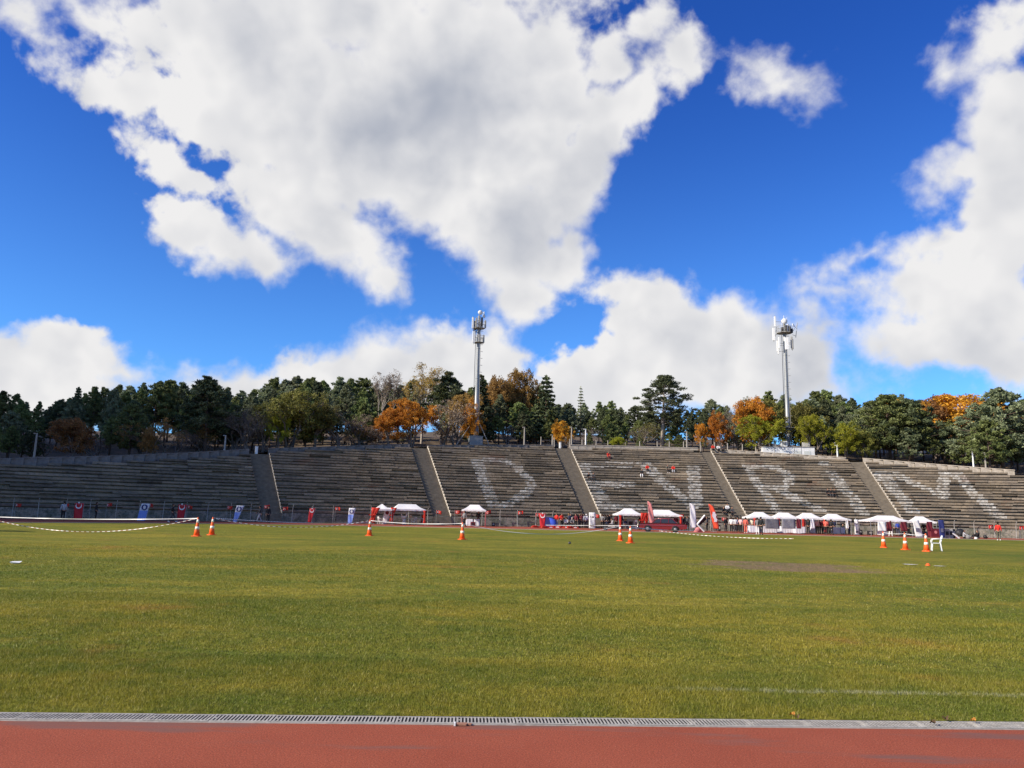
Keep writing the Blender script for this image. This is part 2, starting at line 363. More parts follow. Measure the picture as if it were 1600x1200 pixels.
# grass blades: one uncountable thing
rg = np.random.default_rng(3)
def blades(y0, y1, n, h, wd):
    Y = y0+(y1-y0)*rg.random(n)**.8; X = (rg.random(n)*2-1)*(Y*.70+.6)
    a = rg.random(n)*2*np.pi; hh = h*(.5+rg.random(n)); ww = wd*(.6+.8*rg.random(n))
    lean = rg.normal(size=(n, 2))*.45*hh[:, None]
    s = (X-D0.x)*E1.x+(Y-D0.y)*E1.y; tt = -(X-D0.x)*E1.y+(Y-D0.y)*E1.x
    patch = np.sin(X*1.7+np.sin(Y*1.1)*2)*np.sin(Y*2.3+X*.6)
    md = ((X-MUD[0])/3)**2+((Y-MUD[1])/2.6)**2
    ok = (tt > .0+rg.random(n)*.03) & (tt < FW-.3) & ~((md < 1) & (rg.random(n) < .85)) & ((s > S0) | (((s-S0)**2+(tt-RB)**2) < (RB-.2)**2))
    X, Y, a, hh, ww, lean, patch = X[ok], Y[ok], a[ok], hh[ok], ww[ok], lean[ok], patch[ok]
    hh = hh*(1+.25*patch)
    b0 = np.stack([X-np.cos(a)*ww, Y-np.sin(a)*ww, np.full_like(X, .008)], 1); b1 = np.stack([X+np.cos(a)*ww, Y+np.sin(a)*ww, np.full_like(X, .008)], 1)
    tp = np.stack([X+lean[:, 0], Y+lean[:, 1], .012+hh], 1)
    return np.stack([b0, b1, tp], 1).reshape(-1, 3), rg.random(len(X))
VV, TT = [], []
for args in ((5.9,8.5,240000,.022,.0028), (8.5,14,230000,.022,.0048), (14,30,170000,.020,.009)):
    v, q = blades(*args); VV.append(v); TT.append(q)
V = np.concatenate(VV); T = np.concatenate(TT)
gr = link('grass', np_mesh('grass', V, np.arange(len(V)).reshape(-1, 3), m_blade, {'tone': T})); tag(gr, 'short olive green turf blades with dry straw tips covering the pitch', 'grass', kind='stuff')
# hillside behind the stand
mb = MB(); rings = []
nr = [0,.6,2,5,9,14,20,28,38,55,80,130]
for i in range(141):
    th = DEG(-62)+DEG(100)*i/140; row = []
    for d in nr:
        r = RS+RUN*Nrow(th)+1.2+d+.001; q = pol(th, r); row.append((q.x, q.y, hill(q.x, q.y) or 0))
    row.append((pol(th, RS+RUN*Nrow(th)+150).x, pol(th, RS+RUN*Nrow(th)+150).y, -.2)); rings.append(row)
mb.grid(rings, close=False); hl = mb.build('hillside', m_earth, smooth=True); tag(hl, kind='structure')
# ------------------------------------------------------------------ drain
drain = empty('drain_channel', (0,0,0), 0, 'pale slotted drain channel between the near red track and the turf', 'drain')
m_gal = mat('weathered_galvanised', (.40,.375,.335), .7, .1, .4, 14, .2)
ang = math.atan2(E1.y, E1.x); SEG, WD = .45, .185
sb = MB()
for sgn in (-1, 1): sb.box((0, sgn*(WD/2-.011), 0), (SEG-.004, .014, .006))
for q in (-1, 1): sb.box((q*(SEG/2-.013), 0, 0), (.014, WD-.03, .005))
for i in range(15): sb.box((-SEG/2+.040+i*.0265, 0, 0), (.0115, WD-.030, .003))
sb.tube([(-SEG/2+.030,0,.000),(-SEG/2+.030,0,.004)], .008, 8)
me = sb.mesh('grate', (m_gal,))
m_dark = mat('slot_shade_black', (.02,.02,.02), .9)
mb = MB()
L0, L1 = -14, 20; m_drr = 0
for (w0, w1, z0, z1) in ((-WD-.016, -WD-.002, -.02, .006), (-.002, .008, -.02, .008)):
    a, b = fld(L0, w0), fld(L1, w0); c_, d_ = fld(L1, w1), fld(L0, w1)
    mb.grid([[Vector((q.x, q.y, z)) for q in (a, b, c_, d_)] for z in (z0, z1)])
mb.build('channel_edge', mat('channel_concrete', (.36,.33,.29), .9, 0, .3, 20), drain)
mb = MB(); mb.face([fld(L0, -WD-.002, .0045), fld(L1, -WD-.002, .0045), fld(L1, -.002, .0045), fld(L0, -.002, .0045)]); mb.build('slot_shade_sheet', m_dark, drain)  # black sheet just under the bars: shaded slot depth put in as colour
for i in range(62):
    s = -9.0+i*SEG; g = link('grate', me, drain); g.location = fld(s, -WD/2-.002, .0085+rnd.uniform(-.001,.001)); g.rotation_euler = (rnd.uniform(-.01,.01), 0, ang+rnd.uniform(-.002,.002))
# ------------------------------------------------------------------ the stand
m_conc = bpy.data.materials.new('weathered_stand_concrete'); m_conc.use_nodes = True; t = NT(m_conc.node_tree); p = pos(t)
tone = t.attr('tone'); paint_and_sunlit = t.attr('paint_and_sunlit')
n1 = t.noise(p, .35, 5, .7); n2 = t.noise(t.mapping(p, sc=(1,1,2.2)), 2.6, 6, .72)
c = t.mix(t.ss(n1, .35, .65), (.18,.15,.12), (.265,.21,.15)); c = t.mix(t.ss(n2, .50, .68, 0., .8), c, (.07,.06,.05))
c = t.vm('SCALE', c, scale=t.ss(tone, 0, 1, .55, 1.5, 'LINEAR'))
pm = t.m('MULTIPLY', paint_and_sunlit, t.ss(n2, .44, .60, 1., .2)); c = t.mix(pm, c, (.60,.57,.52))
rust = t.ss(t.noise(p, .18, 3, .6), .64, .74, 0., .5); c = t.mix(rust, c, (.20,.10,.06))
bs = t.n['Principled BSDF']; t.l.new(c, bs.inputs['Base Color']); bs.inputs['Roughness'].default_value = .9; bs.inputs['Specular IOR Level'].default_value = .15
bn = t.n.new('ShaderNodeBump'); bn.inputs['Strength'].default_value = .5; bn.inputs['Distance'].default_value = .08; t.l.new(n2, bn.inputs['Height']); t.l.new(bn.outputs[0], bs.inputs['Normal'])
# letters painted over the rows, each stroke: (y, x0, x1) down the stroke
LET = [[(716,735,783),(722,737,786)],[(716,735,750),(722,737,756),(786,761,780),(792,765,783)],
 [(717,775,790),(722,785,800),(730,797,815),(740,810,826),(750,819,834),(757,822,837),(765,818,834),(775,802,828),(785,790,808),(790,772,800)],[(785,778,800),(793,765,800)],
 [(722,898,915),(798,932,962)],[(722,898,992),(725,898,994)],[(728,902,990),(731,902,988)],[(751,908,990),(758,912,996),(762,914,985)],[(787,936,1008),(796,940,1010)],
 [(722,992,1015),(757,1030,1050),(780,1060,1080),(795,1076,1098)],[(726,1072,1093),(754,1075,1095),(795,1080,1098)],
 [(727,1160,1172),(765,1182,1200),(801,1209,1224)],[(727,1160,1218),(734,1163,1224)],[(733,1212,1226),(740,1220,1240),(748,1227,1243),(756,1224,1240)],[(756,1182,1238),(765,1184,1230)],
 [(764,1206,1230),(771,1218,1240),(782,1238,1262),(791,1260,1280),(801,1278,1300)],
 [(720,1280,1298),(726,1280,1298)],[(735,1289,1306),(759,1302,1323),(778,1325,1342),(797,1334,1355),(805,1342,1362)],
 [(736,1361,1392),(760,1382,1404),(781,1402,1423),(801,1418,1438)],[(736,1382,1402),(754,1413,1437),(765,1441,1461),(773,1457,1481),(781,1470,1482)],
 [(739,1468,1486),(763,1463,1483),(776,1464,1484)],[(739,1484,1502),(760,1502,1519),(775,1515,1536),(794,1535,1557),(812,1554,1580)]]
LET = [(np.array([q[0] for q in s]), np.array([q[1] for q in s]), np.array([q[2] for q in s])) for s in LET]
def painted(X, Y, Z):
    d = np.stack([X, Y, Z-CAMH], -1); zc = d@np.array(fwd); px = 800+F*(d@np.array(RT))/zc; py = 600-F*(d@np.array(UP))/zc
    o = np.zeros(len(px))
    for ys, a, b in LET:
        i = (py >= ys[0]) & (py <= ys[-1]) & (px > np.interp(py, ys, a)) & (px < np.interp(py, ys, b)); o[i] = 1
    return o
stand = empty('stadium_stand', pol(0, RS), 0, 'weathered grey concrete terrace stand with faded white DEVRIM lettering', 'grandstand'); SL = Vector(stand.location)
rs = random.Random(11)
def seg_section(t0, t1, last=False):
    dth = .4/RS; n = max(2, int((t1-t0)/dth)); ths = np.linspace(t0, t1, n+1)
    Q, TN, ends = [], [], []
    th_mid = (ths[:-1]+ths[1:])/2; NNv = np.interp(th_mid, NTH, NN)
    def P(th, r, z): return np.stack([CX+r*np.sin(th)-SL.x, CY+r*np.cos(th)-SL.y, z+np.zeros_like(th)], -1)
    for k in range(int(NN.max())+1):
        act = NNv > k+.5 if k else np.ones(n, bool)
        if not act.any(): continue
        # slab blocks: random tone and a slight shift each
        tn = np.empty(n); dr = np.empty(n); dz = np.empty(n); cut = np.empty(n); i = rs.randint(-5, 0)
        while i < n:
            L = rs.randint(4, 9); a, b = max(0, i), min(n, i+L)
            tn[a:b] = min(1, max(0, rs.gauss(.46, .17))); dr[a:b] = rs.gauss(0, .025); dz[a:b] = rs.gauss(0, .012); cut[a:b] = .235+rs.gauss(0, .035)+(-.13 if rs.random() < .10 else 0); i += L
        tn = np.clip(tn+rg.normal(size=n)*.05, 0, 1)
        r0 = RS+RUN*k+dr; zt = ZB+RISE*(k+1)+dz; zl = zt-cut; zbm = ZB+RISE*k-.03; r1 = RS+RUN*(k+1)+.15; rc = r0+.34
        a, b = ths[:-1], ths[1:]
        for q in ((P(a, r0, zl), P(b, r0, zl), P(b, r0, zt), P(a, r0, zt)), (P(a, r0, zt), P(b, r0, zt), P(b, r1, zt), P(a, r1, zt)),
                  (P(a, rc, zl), P(b, rc, zl), P(b, r0, zl), P(a, r0, zl)), (P(a, rc, zbm), P(b, rc, zbm), P(b, rc, zl), P(a, rc, zl))):
            Q.append(np.stack(q, 1)[act]); TN.append(tn[act])
        for (th, sgn, on) in ((t0, 1, act[0]), (t1, -1, act[-1])):
            if on:
                A_ = [pol(th, RS+RUN*k, ZB+RISE*k-.3), pol(th, RS+RUN*(k+1), ZB+RISE*k-.3), pol(th, RS+RUN*(k+1), ZB+RISE*(k+1)), pol(th, RS+RUN*k, ZB+RISE*(k+1))]
                q = np.array([[list(v-SL) for v in A_]]); Q.append(q if sgn > 0 else q[:, ::-1]); TN.append(np.array([2.0 if sgn > 0 else .3]))  # row ends facing the sun coloured as lit, the opposite ends as shaded
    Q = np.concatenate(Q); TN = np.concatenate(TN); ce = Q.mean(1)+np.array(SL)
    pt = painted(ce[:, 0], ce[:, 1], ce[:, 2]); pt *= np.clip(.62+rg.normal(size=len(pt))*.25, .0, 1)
    pt[TN > 1.5] = .62+.3*rg.random((TN > 1.5).sum())  # sunlit brightness of those row ends written into the lettering mask
    me = np_mesh('seating_section', Q.reshape(-1, 3), np.arange(len(Q)*4).reshape(-1, 4), m_conc, {'tone': np.clip(TN, 0, 1), 'paint_and_sunlit': pt})
    return link('seating_section', me, stand)
edges = [TH0]+[e for a in AIS for e in a]+[TH1]
for i in range(0, len(edges), 2): seg_section(edges[i], edges[i+1])
# stair aisles, two steps to each row, a little lower than the seats
m_step = mat('aisle_concrete', (.175,.145,.11), .95, 0, .3, 2., .3)
for (a, b) in AIS:
    mb = MB(); n = Nrow((a+b)/2); kk = int(2*n)+1; ths = [a+(b-a)*i/6 for i in range(7)]
    rings = []
    for j in range(kk):
        r = RS+RUN*j/2+.12; z0 = ZB+RISE*j/2-.20; z1 = z0+RISE/2
        rings.append([pol(q, r, z0)-SL for q in ths]); rings.append([pol(q, r, z1)-SL for q in ths])
    rings.append([pol(q, RS+RUN*n+2., ZB+RISE*n-.02)-SL for q in ths])
    mb.grid(rings, close=False); mb.build('stair_aisle', m_step, stand)
    fb = MB()   # little flight of steps at the foot
    for j in range(4): 
        q = [pol(th, RS-.02-.3*(3-j), 0)-SL for th in ths]; q2 = [pol(th, RS+.14, 0)-SL for th in ths]
        z = .24*(j+1)
        fb.grid([[v+Vector((0,0,0)) for v in q], [v+Vector((0,0,z)) for v in q], [v+Vector((0,0,z)) for v in q2]], close=False)
    fb.build('foot_steps', m_step, stand)
# front wall
mb = MB(); n = 200; ths = [TH0+(TH1-TH0)*i/n for i in range(n+1)]
mb.grid([[pol(q, RS+.03, 0)-SL for q in ths], [pol(q, RS+.03, ZB+.05)-SL for q in ths], [pol(q, RS+.3, ZB+.05)-SL for q in ths]], close=False)
m_fw = bpy.data.materials.new('mossy_front_wall'); m_fw.use_nodes = True; t = NT(m_fw.node_tree); p = pos(t)
c = t.mix(t.ss(t.noise(p, 1.2, 6, .75), .4, .62), (.12,.125,.095), (.30,.27,.22)); c = t.mix(t.ss(t.noise(p, 6, 4, .7), .52, .64, 0, .8), c, (.05,.06,.035))
t.l.new(c, t.n['Principled BSDF'].inputs['Base Color']); t.n['Principled BSDF'].inputs['Roughness'].default_value = .95
mb.build('front_wall', m_fw, stand)
# parapets on top, pale precast blocks; they step down with the rows
m_par = mat('parapet_concrete', (.42,.36,.29), .9, 0, .28, 3.)
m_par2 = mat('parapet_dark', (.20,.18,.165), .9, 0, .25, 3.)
def parapet(t0, t1, h, m_, name='parapet_wall'):
    mb = MB(); n = max(4, int((t1-t0)*RS/1.1)); g = .012/RS
    for i in range(n):
        a, b = t0+(t1-t0)*i/n+g, t0+(t1-t0)*(i+1)/n-g
        rr = RS+RUN*Nrow((a+b)/2)+.75; za = ZB+RISE*Nrow(a); zb_ = ZB+RISE*Nrow(b)
        mb.grid([[pol(a, rr, za-.9)-SL, pol(a, rr+.18, za-.9)-SL, pol(a, rr+.18, za+h)-SL, pol(a, rr, za+h)-SL],
                 [pol(b, rr, zb_-.9)-SL, pol(b, rr+.18, zb_-.9)-SL, pol(b, rr+.18, zb_+h)-SL, pol(b, rr, zb_+h)-SL]])
    # coping
    mb2 = [[pol(q, RS+RUN*Nrow(q)+o, ZB+RISE*Nrow(q)+zz)-SL for (o, zz) in ((.69, h+.003), (.99, h+.003), (.99, h+.10), (.69, h+.10))] for q in [t0+(t1-t0)*i/(2*n) for i in range(2*n+1)]]
    mb.grid(mb2); return mb.build(name, m_, stand)
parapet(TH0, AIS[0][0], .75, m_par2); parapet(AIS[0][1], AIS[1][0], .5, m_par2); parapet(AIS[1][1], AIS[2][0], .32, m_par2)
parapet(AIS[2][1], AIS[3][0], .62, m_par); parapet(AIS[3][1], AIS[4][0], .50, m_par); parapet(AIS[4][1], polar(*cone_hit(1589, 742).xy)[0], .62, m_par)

# unseen cumulus mesh added towards the sun to shade the stand's left end
SHC = Vector((-84, 92, 0)); ALT = 450.0; cp_ = SHC+SD*(ALT/SD.z)
mb = MB(); rc_ = random.Random(4); lob = [(rc_.uniform(0, 6.28), rc_.uniform(.05, .16)) for _ in range(7)]
for i in range(19):
    ph = math.pi*i/18; row = []
    for j in range(48):
        a = 6.2832*j/48; k = 1+sum(m_*math.sin((n_+2)*a+o_) for n_, (o_, m_) in enumerate(lob))*.45+.05*math.sin(9*ph+5*a)
        row.append((cp_.x+49*k*math.sin(ph)*math.cos(a), cp_.y+49*k*math.sin(ph)*math.sin(a), cp_.z+(28 if ph < 1.57 else 10)*math.cos(ph)*(1+.2*math.sin(7*a))))
    mb.grid([row], cap=False) if False else None
    if i: 
        n0 = len(mb.v); mb.v += prev_+row
        for j in range(48): mb.f.append((n0+j, n0+(j+1) % 48, n0+48+(j+1) % 48, n0+48+j)); mb.mi.append(0); mb.at.append(0)
    prev_ = row
tag(mb.build('cloud', mat('shade_cloud_white', (.9,.9,.9), 1.), smooth=True), kind='structure')
# ------------------------------------------------------------------ trees: prototypes
m_bark = mat('pine_bark', (.13,.09,.07), .95, 0, .4, 5.); m_bark2 = mat('grey_bark', (.17,.14,.12), .95, 0, .4, 5.); m_barkp = mat('pale_bark', (.36,.31,.26), .9, 0, .35, 4.)
LM = {'pine': leafmat('pine_needles', (.055,.080,.024), (.235,.265,.085), .15), 'dark': leafmat('dark_needles', (.030,.042,.020), (.135,.155,.070), .1),
 'grey': leafmat('grey_green_needles', (.08,.10,.05), (.30,.33,.18), .15), 'orange': leafmat('orange_leaves', (.34,.13,.014), (.76,.36,.045), .4),
 'rust': leafmat('rust_leaves', (.16,.085,.028), (.42,.22,.07), .35), 'gold': leafmat('golden_leaves', (.20,.12,.03), (.50,.32,.09), .4),
 'lime': leafmat('yellow_green_leaves', (.18,.21,.018), (.50,.52,.05), .45), 'brown': leafmat('brown_twigs', (.11,.08,.06), (.30,.22,.16), .2),
 'olive': leafmat('olive_leaves', (.09,.09,.022), (.28,.26,.06), .3)}
def leaf_cloud(cl, n_per, size, rg, flat=.6, elong=1.):
    """cl: (x,y,z,r,tone) clumps -> many small triangles spread near each clump's shell"""
    cl = np.array(cl); n = len(cl)*n_per; ci = np.repeat(np.arange(len(cl)), n_per)
    d = rg.normal(size=(n, 3)); d /= np.linalg.norm(d, axis=1)[:, None]; rr = cl[ci, 3]*rg.random(n)**.42
    c = cl[ci, :3]+d*rr[:, None]*np.array([1, 1, flat])
    a = rg.normal(size=(n, 3)); a[:, 2] += .3; a /= np.linalg.norm(a, axis=1)[:, None]; b = np.cross(a, rg.normal(size=(n, 3))); b /= np.linalg.norm(b, axis=1)[:, None]
    s = size*(.6+.8*rg.random(n))[:, None]
    V = np.stack([c-b*s*.5, c+b*s*.5, c+a*s*elong], 1).reshape(-1, 3)
    T = np.clip(cl[ci, 4]+rg.normal(size=n)*.16, 0, 1)
    return V, T
def crown_mesh(name, cl, n_per, size, seed, flat=.6, elong=1.):
    V, T = leaf_cloud(cl, n_per, size, np.random.default_rng(seed), flat, elong)
    return np_mesh(name, V, np.arange(len(V)).reshape(-1, 3), LM['pine'], {'tone': T})
def pine(seed, h=10., cw=2.3, bare=.34, top=1.0, dens=95, npp=95):
    """unit built at real size h; foliage pads on whorled limbs"""
    r = random.Random(seed); tb = MB(); lean = (r.uniform(-.3,.3), r.uniform(-.3,.3))
    ax = lambda u: Vector((lean[0]*u*u, lean[1]*u*u, h*u))
    tb.tube([ax(u) for u in (0,.25,.5,.75,.97)], [.17,.14,.11,.07,.02], 7); cl = []
    for i in range(dens):
        u = bare+(1-bare)*(i+r.random())/dens*.98; e = math.sin(math.pi*min(1, ((u-bare)/(1-bare))*.74+.26))**.7*top*(1.18-.5*(u-bare)/(1-bare))
        a = i*2.4+r.uniform(-.5,.5); R = cw*e*r.uniform(.40,1.18); b = ax(u)
        q = b+Vector((math.cos(a)*R, math.sin(a)*R, R*.12+r.uniform(-.2,.35)))
        if i % 2 == 0: tb.tube([b-Vector((0,0,.2)), b.lerp(q, .5)+Vector((0,0,-.05)), q], [.045,.03,.012], 4)
        rad = r.uniform(.24,.56)*(.65+.38*e); cl.append((q.x, q.y, q.z, rad, r.uniform(.25,.8)+.12*(u-.5)))
        if r.random() < .6: q2 = b.lerp(q, r.uniform(.4,.7)); cl.append((q2.x, q2.y, q2.z+r.uniform(-.2,.2), rad*.8, r.uniform(.1,.5)))
    t_ = ax(1); cl += [(t_.x, t_.y, t_.z-.15, .36, .6), (t_.x, t_.y, t_.z-.6, .5, .6)]
    return tb, crown_mesh('crown', cl, npp, .13, seed, .62, 1.7), 'pine'
def umbrella(seed, h=15., cw=4.4):
    r = random.Random(seed); tb = MB(); ax = lambda u: Vector((.5*u, .2*u, h*u))
    tb.tube([ax(u) for u in (0,.3,.6,.95)], [.28,.22,.15,.03], 8); cl = []
    for i in range(120):
        u = .40+.60*(i+r.random())/120; prof = [(.40,.55),(.52,.92),(.66,1.),(.8,.72),(.92,.42),(1.0,.1)]
        e = float(np.interp(u, [p[0] for p in prof], [p[1] for p in prof])); a = i*2.4+r.uniform(-.4,.4); R = cw*e*r.uniform(.35,1.05)
        b = ax(u-.04); q = ax(u)+Vector((math.cos(a)*R, math.sin(a)*R, -.05*R+r.uniform(-.25,.25)))
        if i % 2 == 0: tb.tube([b, b.lerp(q, .5), q], [.07,.045,.02], 5)
        cl.append((q.x, q.y, q.z, r.uniform(.5,.95), r.uniform(.25,.8)))
    for i in range(7):
        a = r.uniform(0, 6.3); b = ax(r.uniform(.2,.42)); tb.tube([b, b+Vector((math.cos(a)*1.8, math.sin(a)*1.8, .6))], [.05,.015], 4)
    return tb, crown_mesh('crown', cl, 120, .16, seed, .42, 1.7), 'pine'
def spruce(seed, h=12., cw=2.6, nl=17, gap=.5, sz=.2, npp=60):
    r = random.Random(seed); tb = MB(); tb.tube([(0,0,0),(0,0,h*.5),(0,0,h)], [.18,.1,.02], 7); cl = []
    for i in range(nl):
        u = .14+.86*i/nl; R = cw*(1-u)**.8*r.uniform(.8,1.15)+.1; k = max(4, int(9*(1-u)+4)); a0 = r.uniform(0, 6)
        for j in range(k):
            a = a0+6.283*j/k+r.uniform(-.2,.2); Rj = R*r.uniform(.75,1.1); z0 = h*u
            tb.tube([(0,0,z0), (math.cos(a)*Rj, math.sin(a)*Rj, z0-.10*Rj)], [.03,.01], 3)
            for f_ in (.35,.62,.85,1.):
                if Rj*f_ > .1: cl.append((math.cos(a)*Rj*f_, math.sin(a)*Rj*f_, z0-.1*Rj*f_+r.uniform(-.05,.05), gap*(.35+.4*(1-f_))*max(.4, 1.2*(1-u)), r.uniform(.2,.75)))
    cl.append((0,0,h*.98,.15,.6))
    return tb, crown_mesh('crown', cl, npp//4, sz, seed, .45, 1.3), 'dark'
def branchy(tb, r, p, d, L, rad, lvl, tips, up=.25, spread=.6, kmax=3):
    q = p+d*L*.5+Vector((r.uniform(-.05,.05)*L, r.uniform(-.05,.05)*L, 0)); e = p+d*L
    tb.tube([p, q, e], [rad, rad*.8, rad*.6], 5 if lvl > 1 else 3, cap=False)
    if lvl == 0: tips.append(e); return
    if lvl <= 2: tips.append(q)
    for _ in range(r.randint(2, kmax)):
        n = (d+Vector((r.gauss(0, spread), r.gauss(0, spread), r.gauss(up, spread*.5)))).normalized()
        branchy(tb, r, p+d*L*r.uniform(.6,1.), n, L*r.uniform(.62,.82), rad*.58, lvl-1, tips, up, spread, kmax)
def broad(seed, h=7., leaves=1., size=.2, npp=22, tall=1., spread=.6, lvls=4, kmax=3, rad=.45, fill=0):
    r = random.Random(seed); tb = MB(); tips = []
    stems = 1 if tall > 1.2 else r.randint(2, 3)
    for s in range(stems):
        a = r.uniform(0, 6.3); d = Vector((math.cos(a)*.32*(stems > 1), math.sin(a)*.32*(stems > 1), 1)).normalized()
        branchy(tb, r, Vector((0,0,-.2)), d, 2.2*tall, .14, lvls, tips, .22*tall, spread, kmax)
    zs = max(t_.z for t_ in tips); xs = sorted(max(abs(t_.x), abs(t_.y)) for t_ in tips)[int(len(tips)*.97)]
    k = h/zs
    tb.v = [(x*k, y*k, z*k) for x, y, z in tb.v]; tips = [t_*k for t_ in tips]
    r.shuffle(tips); cl = [(t_.x, t_.y, t_.z, rad*r.uniform(.7,1.3), r.uniform(.2,.85)) for t_ in tips[:int(len(tips)*leaves)]]
    for _ in range(fill):
        a = r.uniform(0, 6.28); u = r.random(); R = xs*k*r.uniform(.4,.98)*math.sin(math.pi*(.18+.8*u)); cl.append((math.cos(a)*R, math.sin(a)*R, h*(.28+.70*u), rad*r.uniform(.8,1.5), r.uniform(.2,.85)))
    if not cl: return tb, None, 'brown'
    return tb, crown_mesh('crown', cl, npp, size, seed, .85, 1.), 'orange'
PROT = {}
def proto(key, fn, barkm, h):
    tb, cm, lf = fn; PROT[key] = (tb.mesh('trunk', (barkm,), True), cm, h)
for i in range(6): proto('pine%d' % i, pine(20+i, 10., 2.2+.18*(i % 3), [.34,.42,.30,.38,.46,.26][i], 1.+.05*(i % 2), [100,84,112,92,80,120][i]), m_bark, 10.)
for i in range(3): proto('round%d' % i, pine(40+i, 9., 2.9+.2*i, .22, 1.15, 150, 95), m_bark, 9.)
proto('umbrella', umbrella(5), m_barkp, 15.)
proto('cedar', spruce(6, 12., 3.4, 15, .75, .24, 64), m_bark, 12.); proto('spruce', spruce(7, 12., 2.5, 22, .6, .22, 60), m_bark, 12.); proto('spindle', spruce(8, 12., 1.5, 17, .30, .16, 26), m_bark, 12.)
for i in range(3): proto('leafy%d' % i, broad(60+i, 7., .95, .15, 55, 1., .62, 4, 3, .42, 70), m_bark2, 7.)
for i in range(2): proto('thin%d' % i, broad(70+i, 7., .5, .13, 16, 1., .66, 5, 3, .45), m_bark2, 7.)
for i in range(2): proto('bare%d' % i, broad(80+i, 7., .0, .2, 0, 1., .5, 6, 3), m_bark2, 7.)
for i in range(3): proto('poplar%d' % i, broad(90+i, 11., .75, .12, 20, 1.9, .28, 5, 3, .42), m_barkp, 11.)
for k_, (a_, b_, c_) in PROT.items(): 
    if a_: a_.materials[0] = a_.materials[0]
TCNT = {}
def zone(px):
    for a, s in ((70,'far left of the shaded seats'),(200,'left part of the shaded seats'),(330,'middle of the shaded seats'),(430,'above the leftmost stairway'),(560,'above the second seat block'),(660,'beside the second stairway'),
                 (735,'left of the grey cabinet mast'),(800,'right of the grey cabinet mast'),(870,'above the letter D'),(930,'above the third stairway'),(1030,'above the letter E'),(1095,'above the letter V'),(1165,'above the fourth stairway'),
                 (1225,'left of the white cabin mast'),(1290,'right of the white cabin mast'),(1350,'above the letter I'),(1430,'above left part of letter M'),(1510,'above right part of letter M'),(9999,'at the right end of the parapet')):
        if px < a: return s
def tree(px, ytop, off, key, leaf=None, ws=1., desc=None, name='pine_tree', cat='pine', grp='pines in the wood behind the stand', row=None, rz=None, sink=0.):
    d = ray(px, 700); th = None; P = CAM+d*120
    for _ in range(12):
        th, r = polar(P.x, P.y); rt = RS+RUN*Nrow(th)+1.2+off
        k = d.x*d.x+d.y*d.y; B = -2*(CX*d.x+CY*d.y); Cc = CX*CX+CY*CY-rt*rt; s = (-B+math.sqrt(B*B-4*k*Cc))/(2*k); P = CAM+d*s
    z = hz(P.x, P.y)-.15-sink
    # height so that its top stands at ytop
    lo, hi = 1., 30.
    for _ in range(30):
        mid = (lo+hi)/2
        if project((P.x, P.y, z+mid))[1] > ytop: lo = mid
        else: hi = mid
    tm, cm, h0 = PROT[key]; sc = lo/h0
    o = empty(name, (P.x, P.y, z), rnd.uniform(0, 6.28) if rz is None else rz); o.scale = (sc*ws, sc*ws, sc)
    t_ = link('trunk', tm, o)
    if cm:
        c_ = link('crown', cm, o)
        if leaf: c_.material_slots[0].link = 'OBJECT'; c_.material_slots[0].material = LM[leaf]
    row = 'front row' if off < 12 else 'middle row' if off < 20 else 'third row' if off < 29 else 'back row'
    key_ = (desc, row, zone(px)); TCNT.setdefault(key_, []).append((px, o))
    o['category'] = cat; o['group'] = grp
    return o
# skyline rows; the tops follow the photograph's tree line
SKY = [(-40,625),(0,616),(25,624),(60,630),(95,622),(120,612),(150,610),(190,604),(225,597),(262,595),(290,604),(320,592),(345,606),(372,612),(400,607),(425,590),(447,596),(468,592),(495,599),(520,594),(543,589),(562,596),(585,605),(610,600),(640,600),(665,596),(692,584),(720,604),(750,600),(780,605),(830,610),(860,620),(885,636),(935,630),(960,634),(985,641),(1010,640),(1060,640),(1090,640),(1120,621),(1150,640),(1180,634),(1210,615),(1245,632),(1275,612),(1300,616),(1325,626),(1350,628),(1378,621),(1410,620),(1440,632),(1470,640),(1500,640),(1530,635),(1560,622),(1600,628),(1640,622)]
sx = [a for a, _ in SKY]; sy = [b for _, b in SKY]; tr_ = random.Random(5)
def sky_y(px): return float(np.interp(px, sx, sy))
for (off, step, dy, jit) in ((34, 20, -1, 6), (24, 23, 5, 8), (15, 27, 15, 12), (8.5, 36, 32, 16)):
    px = -30+tr_.uniform(0, 12)
    while px < 1640:
        y = sky_y(px)+dy+tr_.uniform(-4, jit); lf = tr_.choice(['pine','pine','pine','grey','dark']) if px < 1290 else tr_.choice(['pine','pine','dark','grey'])
        skip = (655 < px < 700 and off > 20) or (off < 16 and (578 < px < 672 or 60 < px < 165 or 205 < px < 295)) or (870 < px < 905 and off < 20) or (off < 10 and (735 < px < 765 or 1195 < px < 1268 or 1010 < px < 1050))
        if not skip:
            k_ = tr_.choice(['pine0','pine1','pine2','pine3','pine4','pine5','round0','round1','round2'])
            tree(px, y, off+tr_.uniform(-2.5, 2.5), k_, lf, tr_.uniform(.72, 1.05), {'pine':'mid green pine','grey':'greyish green pine','dark':'very dark green pine'}[lf])
        px += step*tr_.uniform(.75, 1.3)
G2 = 'autumn trees along the top of the stand'; G3 = 'bare trees in the wood behind the stand'
def feat(px, y, off, key, leaf, ws, desc, name, cat, grp): return tree(px, y, off, key, leaf, ws, desc, name, cat, grp)
feat(320,590,6,'pine2','dark',1.35,'tall broad blackish pine reaching above its neighbours','pine_tree','pine','pines in the wood behind the stand')
feat(112,604,22,'spruce','dark',.9,'small dark cedar with layered tip','cedar_tree','cedar','cedars and spruces above the stand')
feat(112,654,3,'leafy0','rust',1.25,'round rusty orange brown shrub tree','deciduous_tree','tree',G2)
feat(250,656,3,'thin0','rust',1.3,'thin orange brown shrub tree with many bare twigs','deciduous_tree','tree',G2)
